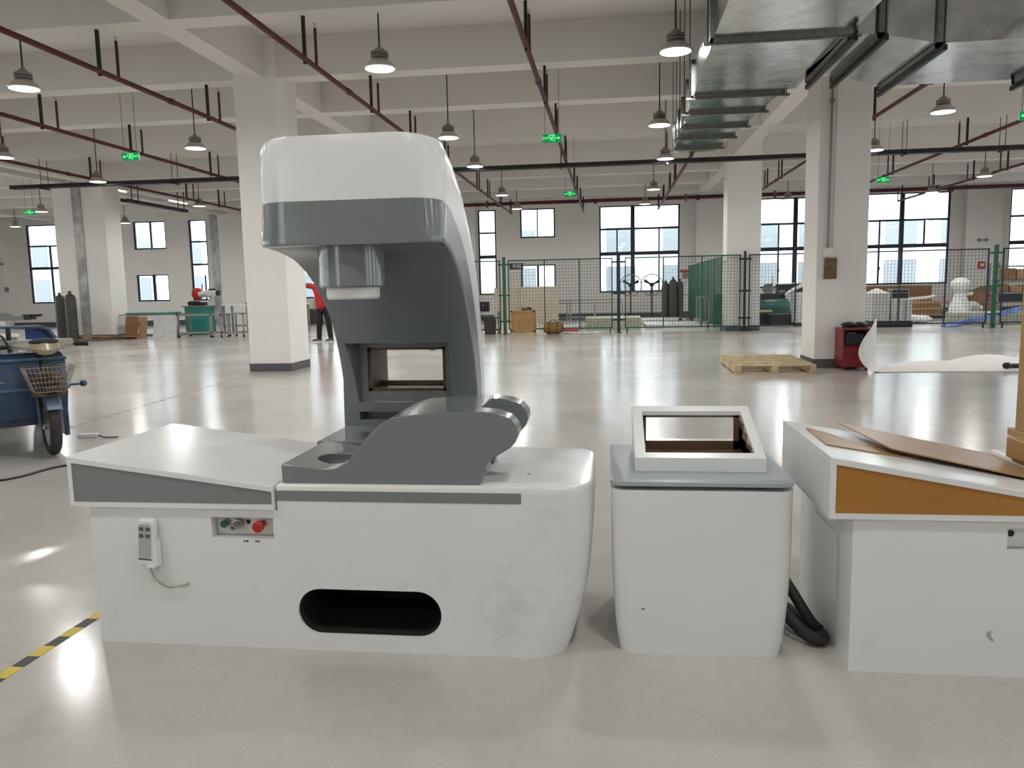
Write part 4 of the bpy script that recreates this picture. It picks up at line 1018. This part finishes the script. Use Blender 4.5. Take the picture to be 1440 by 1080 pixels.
for x in (.06, .9, 1.75, 2.84):
    for y in (-.3, .3): part('leg', MB().box(x-.03,x+.03,y-.03,y+.03,0,.93), M['steel'], r)
part('back_panel', MB().box(.9,2.85,.24,.28,.2,.92), M['greymetal'], r)
part('lower_shelf', MB().box(.05,2.85,-.3,.3,.22,.25), M['greymetal'], r)
for i, (x, w_, h_, m_, lb) in enumerate(((1.3,.4,.35,'black','black box under the workbench, the left one'), (1.95,.5,.42,'bagbrown','dark box under the workbench, the middle one'), (2.5,.35,.4,'black','black box under the workbench, the right one'))):
    solo('storage_box', MB().box(-w_/2,w_/2,-.15,.15,0,h_), M[m_], lb, 'box', (-13.2+x, 25.5, .25), bevel=.01, group='boxes under the workbench')
for i, (x, lb) in enumerate(((.95, 'dark hand tool on the workbench, the left one'), (1.6, 'dark hand tool on the workbench, the right one'))):
    solo('hand_tool', MB().box(-.16,.16,-.05,.05,0,.05).cyl((.1,0,.04),(.26,.03,.06),.025,8), M['black'], lb, 'tool', (-13.2+x, 25.5, .97), group='tools on the workbench')

# ------------------------------------------------------------------ person in the red jacket
def skinned(name, pts, edges, root_i, m, parent, sub=1, smooth=True):
    me = D.meshes.new(name); me.from_pydata([p[0] for p in pts], edges, []); o = D.objects.new(name, me); C.objects.link(o); o.parent = parent
    sk = o.modifiers.new('skin', 'SKIN'); sk.use_smooth_shade = True
    for i, p in enumerate(pts):
        q = p[1] if isinstance(p[1], tuple) else (p[1], p[1])
        me.skin_vertices[0].data[i].radius = q
        me.skin_vertices[0].data[i].use_root = (i == root_i)
    ss = o.modifiers.new('sub', 'SUBSURF'); ss.levels = sub; ss.render_levels = sub
    me.materials.append(m)
    return o
pe = thing('person', 'person in red jacket and black trousers reaching left, behind the scanner arm', 'person', (-7.60, 20.0, 0))
fl, fr_ = (-.10, -.02), (.16, .05)
P_ = [((0,0,.95),(.15,.11)), ((0,0,1.18),(.14,.10)), ((0,0,1.42),(.16,.10)), ((.0,-.01,1.55),(.06,.06)), ((.0,-.02,1.66),(.085,.10)), ((.0,-.02,1.76),(.07,.08)),
      ((-.19,0,1.47),.055), ((-.45,-.05,1.50),.045), ((-.70,-.08,1.53),.034), ((-.79,-.09,1.535),.03),
      ((.19,0,1.46),.055), ((.26,-.02,1.18),.045), ((.25,-.12,.95),.034), ((.25,-.15,.87),.03),
      ((-.08,0,.88),.085), ((-.10,-.01,.48),.06), ((-.13,0,.14),.04),
      ((.09,0,.88),.085), ((.14,.02,.48),.06), ((.17,.05,.14),.04)]
E_ = [(0,1),(1,2),(2,3),(3,4),(4,5),(2,6),(6,7),(7,8),(8,9),(2,10),(10,11),(11,12),(12,13),(0,14),(14,15),(15,16),(0,17),(17,18),(18,19)]
skinned('body', P_, E_, 0, M['skin'], pe, 2)
# jacket: torso and sleeves
J = [((0,.01,.77),(.20,.15)), ((0,0,1.10),(.19,.14)), ((0,0,1.40),(.20,.13)), ((0,0,1.50),(.10,.09)), ((-.20,0,1.48),.085), ((-.45,-.05,1.51),.072), ((-.72,-.08,1.54),.055), ((.20,0,1.47),.085), ((.27,-.02,1.18),.07), ((.26,-.11,.97),.055)]
skinned('jacket', J, [(0,1),(1,2),(2,3),(2,4),(4,5),(5,6),(2,7),(7,8),(8,9)], 0, M['redjacket'], pe, 2)
T_ = [((0,0,1.0),(.165,.125)), ((-.085,0,.84),.10), ((-.105,-.01,.48),.085), ((-.135,0,.06),.07), ((.095,0,.84),.10), ((.145,.02,.48),.085), ((.175,.05,.06),.07)]
skinned('trousers', T_, [(0,1),(1,2),(2,3),(0,4),(4,5),(5,6)], 0, M['trousers'], pe, 2)
for (x, y, a) in ((-.145, 0, math.radians(-62)), (.175, .05, math.radians(-25))):
    Mx = Matrix.Translation((x, y, 0)) @ Matrix.Rotation(a, 4, 'Z')
    s_ = part('shoe', MB(Mx).loft([[(u, v, z) for u, v in rrect(-.05+i, .05-i, yf+i, .09-i, .045, 5)] for z, i, yf in ((.02, 0, -.21), (.05, .002, -.205), (.075, .01, -.15), (.10, .012, -.06), (.13, .015, -.04))]), M['shoe'], pe, smooth=40)
    part('sole', MB(Mx).loft([[(u, v, z) for u, v in rrect(-.054, .054, -.215, .095, .045, 5)] for z in (0, .025)]), M['sole'], s_)
part('hair', MB().sphere((0,.0,1.77), .105, 14, 8, (.95,1.08,.85)), M['hair'], pe, smooth=60)
fc = MB().sphere((-.035,-.112,1.70), .011).sphere((.035,-.112,1.70), .011)
part('eyes', fc, M['hair'], pe)
part('nose', MB().sphere((0,-.122,1.67), .016, 8, 6, (.8,1.2,1.4)), M['skin'], pe, smooth=60)
part('mouth', MB().box(-.025,.025,-.118,-.108,1.628,1.636), M['redjacket'], pe)
for sx in (-1, 1): part('ear', MB().sphere((sx*.085,-.01,1.69), .025, 8, 6, (.4,.8,1.3)), M['skin'], pe, smooth=60)
def hand(base, dirv, side):
    d0 = Vector(dirv).normalized(); s0 = Vector(side).normalized(); n0 = d0.cross(s0)
    b0 = Vector(base); h = MB()
    h.tube([b0, b0+d0*.04, b0+d0*.085], [.026, .033, .03], 10)
    for k, (o_, L_) in enumerate(((-.027,.068),(-.009,.078),(.009,.072),(.026,.056))):
        p0 = b0+d0*.08+s0*o_; h.tube([p0, p0+d0*L_*.5, p0+d0*L_*.9+n0*.012], [.009,.0085,.007], 6)
    p0 = b0+d0*.03-s0*.028; h.tube([p0, p0+d0*.03-s0*.022, p0+d0*.06-s0*.026], [.011,.010,.008], 6)
    return h
part('hand', hand((-.75,-.085,1.535), (-1,-.1,.02), (0,-.2,1)), M['skin'], pe, smooth=50)
part('hand', hand((.25,-.13,.92), (0,-.25,-1), (0,-1,.2)), M['skin'], pe, smooth=50)

# ------------------------------------------------------------------ centre background
lean_board(-12.75, -11.55, 32.2, 1.12, .35, .03, M['ply'], 'beige board leaning on the far wall behind the person', 'plywood_sheet', 'board')
solo('cardboard_box', MB().prism([(-12.6,0),(-12.05,0),(-12.35,.62),(-12.6,.66)], 31.3, 31.8), M['bagbrown'], 'dark brown wedge shaped carton near the person feet', 'box', (-12.3, 31.5, 0), world=True)
lean_board(-4.46, -3.35, 29.9, 1.36, .22, .03, M['ply'], 'tall pale plywood sheet behind the fence, the left one', 'plywood_sheet', 'board')
lean_board(-3.40, -1.95, 29.75, 1.38, .22, .03, M['ply'], 'tall pale plywood sheet behind the fence, the right one', 'plywood_sheet', 'board')
r = thing('wooden_crate', 'brown wooden crate standing before the fence by the green post', 'crate', (-2.46, 22.2, 0))
part('box', MB().box(-.34,.34,-.18,.18,.08,.70), M['crate'], r)
part('batten', MB().box(-.34,-.30,-.2,-.18,.08,.70).box(.30,.34,-.2,-.18,.08,.70).box(-.34,.34,-.2,-.18,.64,.70).box(-.34,.34,-.2,-.18,.08,.14), M['crate'], r)
part('skid', MB().box(-.34,.34,-.18,-.1,0,.08).box(-.34,.34,.1,.18,0,.08), M['pallet'], r)
solo('black_plate', MB().lathe([(.16,0),(.15,.05),(.09,.09),(.03,.1)], n=16), M['black'], 'black rounded cover lying on the wooden crate', 'cover', (-2.36, 22.2, .70), smooth=40)
r = thing('duffel_bag', 'ochre canvas duffel bag with dark straps on the floor before the fence', 'bag', (-1.60, 22.15, 0))
part('bag', MB().tube([(-.26,0,.17), (-.2,0,.18), (.2,0,.18), (.26,0,.17)], [.12,.175,.175,.12], 14), M['duffel'], r, smooth=60)
for x in (-.12, .12): part('strap', MB().torus((x,0,.18), .178, .012, 'x', 20, 6), M['black'], r)
part('carry_handle', MB().tube(smoothcurve([(-.12,-.08,.34),(-.05,-.08,.40),(.05,-.08,.40),(.12,-.08,.34)], 10), .012, 6), M['black'], r)
part('end_cap', MB().lathe([(.1,-.275),(.125,-.255)], (0,0,.17), 14, 'x').lathe([(.125,.255),(.1,.275)], (0,0,.17), 14, 'x'), M['black'], r)
r = thing('trolley', 'small dark metal trolley beside the green post', 'trolley', (-3.55, 22.9, 0))
part('top_shelf', MB().box(-.32,.30,-.2,.2,.62,.66), M['steel'], r)
part('frame', MB().box(-.32,-.29,-.2,-.17,.06,.66).box(.27,.30,-.2,-.17,.06,.66).box(-.32,-.29,.17,.2,.06,.66).box(.27,.30,.17,.2,.06,.66).box(-.32,.30,-.2,-.17,.45,.48).box(-.32,.30,-.2,.2,.1,.13), M['blackmetal'], r)
part('castor', MB().cyl((-.3,-.19,.03),(-.3,-.16,.03),.03,8).cyl((.29,-.19,.03),(.29,-.16,.03),.03,8).cyl((-.3,.16,.03),(-.3,.19,.03),.03,8).cyl((.29,.16,.03),(.29,.19,.03),.03,8), M['black'], r)
r = thing('tool_bag', 'dark navy bag sitting on top of the small trolley', 'bag', (-3.72, 22.9, .66))
part('bag', MB().box(-.16,.17,-.12,.12,0,.29), M['bagdark'], r, bevel=.04); part('buckle', MB().box(-.02,.02,-.13,-.12,.16,.2), M['steel'], r)
solo('paper_bag', MB().loft([[(x,y,z) for x,y in rrect(-a,a,-.12,.12,.02,3)] for z,a in ((0,.15),(.3,.165),(.42,.17),(.46,.13))]), M['bagbrown'], 'dark brown bag standing on the floor under the trolley', 'bag', (-3.48, 22.5, 0))
# steel rail along the far wall
r = thing('steel_rack', 'long low stainless rail frame along the far wall behind the fence', 'frame', (-3.2, 31.5, 0))
part('rail', MB().box(0,3.72,-.03,.03,.78,.84).box(0,3.72,.30,.36,.66,.71).box(0,3.72,-.03,.03,.1,.15), M['steel'], r)
for x in (.02, 1.5, 1.62, 2.6, 3.7): part('leg', MB().box(x-.03,x+.03,-.03,.03,0,.78), M['steel'], r)
# two industrial fans
def fan(x, y, label):
    r = thing('pedestal_fan', label, 'fan', (x, y, 0), group='industrial pedestal fans')
    part('base', MB().lathe([(.28,0),(.28,.02),(.05,.05)], n=20), M['black'], r, smooth=40)
    part('pole', MB().cyl((0,0,.04), (0,.05,1.35), .03, 10), M['black'], r, smooth=40)
    g_ = part('guard', MB().torus((0,-.06,1.36), .42, .018, 'y', 32, 6).torus((0,-.12,1.36), .26, .004, 'y', 28, 5).torus((0,-.13,1.36), .12, .004, 'y', 20, 5), M['wire'], r)
    sp = MB()
    for k in range(24):
        a = 2*PI*k/24; sp.tube([(.05*math.cos(a), -.135, 1.36+.05*math.sin(a)), (.3*math.cos(a), -.115, 1.36+.3*math.sin(a)), (.40*math.cos(a), -.06, 1.36+.40*math.sin(a))], .0025, 4)
    part('guard_wire', sp, M['wire'], g_)
    part('motor', MB().cyl((0,-.06,1.36), (0,.16,1.36), .085, 14), M['black'], r, smooth=40)
    for k in range(3):
        a = math.radians(30+120*k); Mx = Matrix.Translation((0,-.07,1.36)) @ Matrix.Rotation(-a, 4, 'Y') @ Matrix.Rotation(math.radians(28), 4, 'X')
        part('blade', MB(Mx).prism([(.05,-.03),(.34,-.08),(.36,.05),(.05,.03)], -.006, .006), M['black'], r)
fan(.82, 31.3, 'large black pedestal fan before the big window, the left one')
fan(1.66, 31.6, 'large black pedestal fan before the big window, the right one')
# goods on the floor behind the fence
def slab(x0, x1, y0, y1, z0, z1, m, label, name='sheet_stack', cat='stack', **k):
    return solo(name, MB().box(x0,x1,y0,y1,z0,z1), M[m], label, cat, ((x0+x1)/2, (y0+y1)/2, z0), world=True, **k)
slab(-2.2, -.9, 24.2, 25.6, 0, .10, 'whitewrap', 'flat white wrapped sheets on the floor behind the duffel bag')
slab(-.75, .95, 24.0, 25.8, 0, .36, 'greygreen', 'stack of grey green boards behind the fence under the big window')
slab(1.1, 2.9, 24.2, 26.6, 0, .12, 'whitewrap', 'flat white packed sheets below the gas bottles')
slab(-.6, 2.6, 27.2, 29.2, 0, .16, 'whitewrap', 'long flat white package near the far wall')
slab(-1.95, -.95, 23.6, 24.0, 0, .05, 'redwhite', 'thin red strip board lying behind the fence', 'board', 'board')
cr_ = MB()
for i in range(14): cr_.sphere((rnd.uniform(-.45,.45), rnd.uniform(-.12,.12), .02), rnd.uniform(.04,.1), 8, 5, (1.6,1,.35))
solo('plastic_scraps', cr_, M['clearwrap'], 'crumpled clear plastic on the floor right of the duffel bag', 'plastic', (-.75, 22.35, 0), kind='stuff', smooth=60)
frame_table(2.75, 3.05, 24.6, 25.6, .95, 'slim steel frame standing left of the green fence')
r = thing('sack_truck', 'rusty steel sack truck standing beside the far gas bottles', 'hand truck', (2.55, 26.92, 0))
part('frame', MB().tube([(-.15,0,.15),(-.15,.1,1.0),(.15,.1,1.0),(.15,0,.15)], .022, 8).box(-.15,.15,.03,.06,.4,.43).box(-.2,.2,-.25,.02,.02,.04), M['rust'], r)
part('wheel', MB().torus((-.2,.05,.12), .09, .03, 'x', 18, 8).torus((.2,.05,.12), .09, .03, 'x', 18, 8), M['tyre'], r)
solo('green_machine', MB().box(-.35,.35,-.4,.4,0,.9).box(-.3,.3,-.35,.35,.9,1.0), M['tankgreen'], 'dark green machine box standing behind the green fence', 'machine', (3.75, 26.2, 0), bevel=.03)

# ------------------------------------------------------------------ right background, behind the fence
r = thing('air_tank', 'dark green horizontal air tank behind the fence right of the fence line pillar', 'tank', (5.35, 27.0, 0))
part('tank', MB().lathe([(.05,-.62),(.22,-.58),(.31,-.46),(.32,.46),(.22,.58),(.05,.62)], (0,0,.52), 20, 'x'), M['tankgreen'], r, smooth=50)
part('leg', MB().box(-.4,-.34,-.2,.2,0,.25).box(.34,.4,-.2,.2,0,.25), M['black'], r)
part('pump', MB().box(-.35,.2,-.12,.12,.82,.98).cyl((.25,0,.95),(.45,0,.95),.13,12), M['black'], r)
slab(4.35, 5.05, 25.9, 26.5, 0, .40, 'black', 'black tool box on the floor beside the fence line pillar', 'storage_box', 'box', bevel=.02)
slab(5.0, 5.75, 25.2, 25.8, 0, .36, 'black', 'black lidded crate on the floor before the green tank', 'storage_box', 'box', bevel=.03)
slab(4.3, 5.2, 25.95, 26.4, .40, .46, 'pallet', 'short pale plank on the black tool box', 'plank', 'plank')
r = thing('parts_rack', 'tall light metal rack behind the green tank before the window', 'rack', (5.1, 28.6, 0))
part('post', MB().box(0,.04,0,.04,0,1.45).box(1.96,2.0,0,.04,0,1.35).box(0,.04,.5,.54,0,1.45).box(1.96,2.0,.5,.54,0,1.35).box(.6,.63,0,.04,0,1.6), M['steel'], r)
for z in (.45, .9, 1.3): part('shelf', MB().box(0,2.0,0,.54,z,z+.03), M['whiteplastic'], r)
solo('monitor_box', MB().box(-.45,.45,-.2,.2,0,.36), M['black'], 'black equipment box on the light metal rack', 'box', (6.35, 28.85, .93), bevel=.02)
solo('wheel_drum', MB().lathe([(.2,-.08),(.2,.08),(.12,.1),(.05,.1)], (0,0,.2), 18, 'y'), M['greymetal'], 'round grey wheel drum on the metal rack', 'drum', (5.62, 28.85, .93), smooth=40)
slab(5.62, 6.5, 24.6, 25.3, .1, 1.02, 'whitewrap', 'pale wrapped stack of cartons left of the conduit pillar', 'carton_stack', 'stack', bevel=.02)
slab(5.6, 6.5, 24.6, 25.3, 0, .1, 'black', 'dark pallet under the pale wrapped cartons', 'pallet', 'pallet')
solo('white_panel_strip', MB().tube(smoothcurve([(5.35,24.9,.95),(5.6,24.9,1.12),(5.95,24.9,1.26),(6.5,24.9,1.35)], 14), [.02]+[.05]*12+[.05], 8), M['sheet'], 'curved white foam strip bending over the wrapped cartons', 'foam strip', (5.9, 24.9, 1.02), smooth=50, world=True)
# wrapped stock on dark pallet
slab(7.45, 8.55, 23.4, 24.4, 0, .17, 'blackmetal', 'dark plastic pallet under the white wrapped stock by the conduit pillar', 'pallet', 'pallet')
slab(7.46, 7.94, 23.45, 24.3, .17, .98, 'whitewrap', 'white wrapped carton stack on the dark pallet, the left one', 'carton_stack', 'stack', bevel=.02)
slab(7.98, 8.36, 23.45, 24.3, .17, .80, 'whitewrap', 'white wrapped carton stack on the dark pallet, the middle one', 'carton_stack', 'stack', bevel=.02)
slab(8.38, 8.54, 23.45, 24.2, .17, .78, 'whitewrap', 'narrow white wrapped carton on the dark pallet, the right one', 'carton_stack', 'stack', bevel=.015)
solo('white_cloth', MB().loft([[(-.24,-.3,0),(.24,-.3,0),(.24,.3,0),(-.24,.3,0)],[(-.02,-.02,.13),(.04,-.02,.13),(.04,.02,.13),(-.02,.02,.13)]]), M['sheet'], 'peaked white cover on the left wrapped stack', 'cover', (7.7, 23.9, .98))
r = thing('control_box', 'black fronted grey box on the wrapped stock', 'box', (8.28, 23.9, .80))
part('case', MB().box(-.24,.26,-.2,.2,0,.28), M['greymetal'], r, bevel=.01); part('front_panel', MB().box(-.2,.22,-.21,-.2,.03,.25), M['black'], r); part('slot', MB().box(-.2,.22,-.214,-.21,.16,.18), M['greymetal'], r)
slab(9.2, 12.05, 31.2, 32.4, 0, 1.13, 'card', 'long brown carton under the right window', 'carton', 'box', bevel=.02)
slab(9.3, 11.6, 28.6, 30.0, 0, .10, 'black', 'dark pallet under the flat cardboard stack', 'pallet', 'pallet')
for i in range(5):
    slab(9.3+.05*(i % 2), 11.35+.12*((i*2) % 3), 28.6, 30.0, .10+.10*i, .20+.10*i-.008, 'card' if i % 2 else 'cardlight', 'flat cardboard bundle under the right window, %s from the floor' % (ORD[i] if i else 'first'), 'cardboard_bundle', 'cardboard', group='flat cardboard bundles')
solo('white_roll', MB().tube(smoothcurve([(9.3,29.2,.66),(10.2,29.1,.67),(10.9,29.0,.70),(11.3,29.0,.76)], 12), .06, 10), M['sheet'], 'white foam roll lying on the flat cardboard stack', 'foam roll', (10.3, 29.1, .60), smooth=50, world=True)
# wrapped figure-like form
r = thing('wrapped_part', 'tall knobbed part wrapped in clear plastic behind the navy fence', 'wrapped part', (11.3, 27.0, 0))
part('wrap', MB().lathe([(.34,0),(.36,.2),(.30,.45),(.22,.70),(.17,.84),(.15,.90),(.24,.98),(.29,1.12),(.27,1.26),(.15,1.36),(.03,1.38)], n=18), M['clearwrap'], r, smooth=60)
part('loose_film', MB().sphere((.34,.05,.48), .2, 12, 8, (1.4,.8,.7)).sphere((.55,.1,.38), .16, 10, 7, (1.4,.8,.8)).sphere((.25,-.05,.86), .1, 10, 6, (1.3,.6,.7)), M['clearwrap'], r, smooth=60)
tp = []
for i in range(15):
    t = i/14; x = 9.25 + 2.55*t; z = .05 + .50*t**1.15
    w_ = .30 + .12*math.sin(i*1.3)
    tp.append([(x, 23.1+.6*t-w_*.5, max(.01,z-.06)), (x+.05, 23.1+.6*t-w_*.2, z+.06+.03*math.sin(i*2.1)), (x, 23.1+.6*t+w_*.3, z+.04), (x, 23.1+.6*t+w_*.6, max(.01,z-.05)), (x, 23.1+.6*t, max(.005, z-.10))])
solo('blue_tarpaulin', MB().loft(tp), M['bluetarp'], 'crumpled blue tarpaulin draped from the floor up behind the navy fence', 'tarpaulin', (10.2, 23.3, 0), smooth=60, world=True)
slab(10.05, 11.9, 24.05, 25.0, 0, .36, 'greygreen', 'pale green packed bundle on the floor behind the blue tarpaulin', 'bundle', 'bundle', bevel=.05)
solo('white_film', MB().sphere((0,0,.14), .3, 12, 8, (2.2,1,.5)).sphere((.6,.1,.12), .25, 12, 8, (1.5,1,.5)), M['clearwrap'], 'heap of white plastic film left of the blue tarpaulin', 'plastic', (9.0, 25.6, 0), kind='stuff', smooth=60)
r = thing('cardboard_box', 'open brown carton standing by the right wall pilaster', 'box', (13.35, 30.2, 0))
part('box', MB().box(-.5,.5,-.4,.4,0,.92), M['card'], r, bevel=.01); part('flap', MB().loft([[(-.5,-.4,.92),(.5,-.4,.92),(.5,-.39,.92),(-.5,-.39,.92)],[(-.3,-.55,1.06),(.4,-.52,1.1),(.4,-.51,1.1),(-.3,-.54,1.06)]]), M['cardlight'], r)
# shelf rack at the right edge with boxes
r = thing('shelf_rack', 'grey metal shelf rack loaded with cartons at the right edge behind the fence', 'shelf', (12.05, 26.2, 0))
for x in (0, 2.95):
    for y in (0, .6): part('upright', MB().box(x,x+.05,y,y+.05,0,1.82), M['greymetal'], r)
for z in (.16, .60, .90, 1.27, 1.72): part('shelf_board', MB().box(0,3.0,0,.65,z-.04,z), M['greymetal'], r)
for x, z, w_, h_, m_, lb in ((.12,1.27,.42,.36,'card','brown carton on the upper shelf, left end'), (.58,1.27,.24,.34,'cardlight','pale carton on the upper shelf, second from the left'), (.95,1.27,.5,.32,'bagdark','dark bag on the upper shelf'),
                             (.12,.90,.22,.26,'card','narrow brown carton on the middle shelf, left end'), (.40,.90,.35,.18,'cardlight','pale carton on the middle shelf'), (.80,.90,.55,.20,'cardlight','wide pale carton on the middle shelf, right'),
                             (.15,.60,.85,.24,'bagdark','black bag on the lower shelf'), (1.1,.60,.5,.18,'bagdark','second dark bag on the lower shelf'), (.75,.16,.7,.30,'card','reddish carton on the bottom shelf')):
    solo('shelf_carton', MB().box(0,w_,0,.5,0,h_), M[m_], lb, 'box', (12.05+x, 26.25, z), bevel=.015, group='cartons on the shelf rack')
solo('white_sack', MB().sphere((0,0,.162), .26, 14, 8, (1.5,1,.7)), M['clearwrap'], 'pale plastic sack on the floor before the shelf rack', 'sack', (12.35, 24.6, .02), smooth=60)

# ------------------------------------------------------------------ camera, world, settings
cam = D.cameras.new('camera'); co = D.objects.new('camera', cam); C.objects.link(co)
cam.sensor_fit = 'HORIZONTAL'; cam.sensor_width = 36; cam.lens = 36*1091.47/1440; cam.clip_start = .05; cam.clip_end = 300
rt = Vector((0.99206997, 0.12405448, -0.02019037)); up = Vector((0.0048459, 0.12276805, 0.99242356)); fw = Vector((-0.12559332, 0.98465146, -0.12119334))
mw = Matrix((rt, up, -fw)).transposed().to_4x4(); mw.translation = Vector((0, 0, 1.3))
co.matrix_world = mw
sc.camera = co

w = D.worlds.new('overcast'); sc.world = w; w.use_nodes = True
bg = w.node_tree.nodes['Background']; bg.inputs[0].default_value = (.95, .975, 1.0, 1); bg.inputs[1].default_value = 5.2

sc.view_settings.view_transform = 'Standard'; sc.view_settings.look = 'None'
sc.view_settings.gamma = 1; sc.view_settings.exposure = 0.0
sc.cycles.use_denoising = True
sc.cycles.max_bounces = 8; sc.cycles.diffuse_bounces = 5; sc.cycles.glossy_bounces = 4; sc.cycles.transparent_max_bounces = 24
sc.cycles.caustics_reflective = False; sc.cycles.caustics_refractive = False
sc.cycles.sample_clamp_indirect = 4
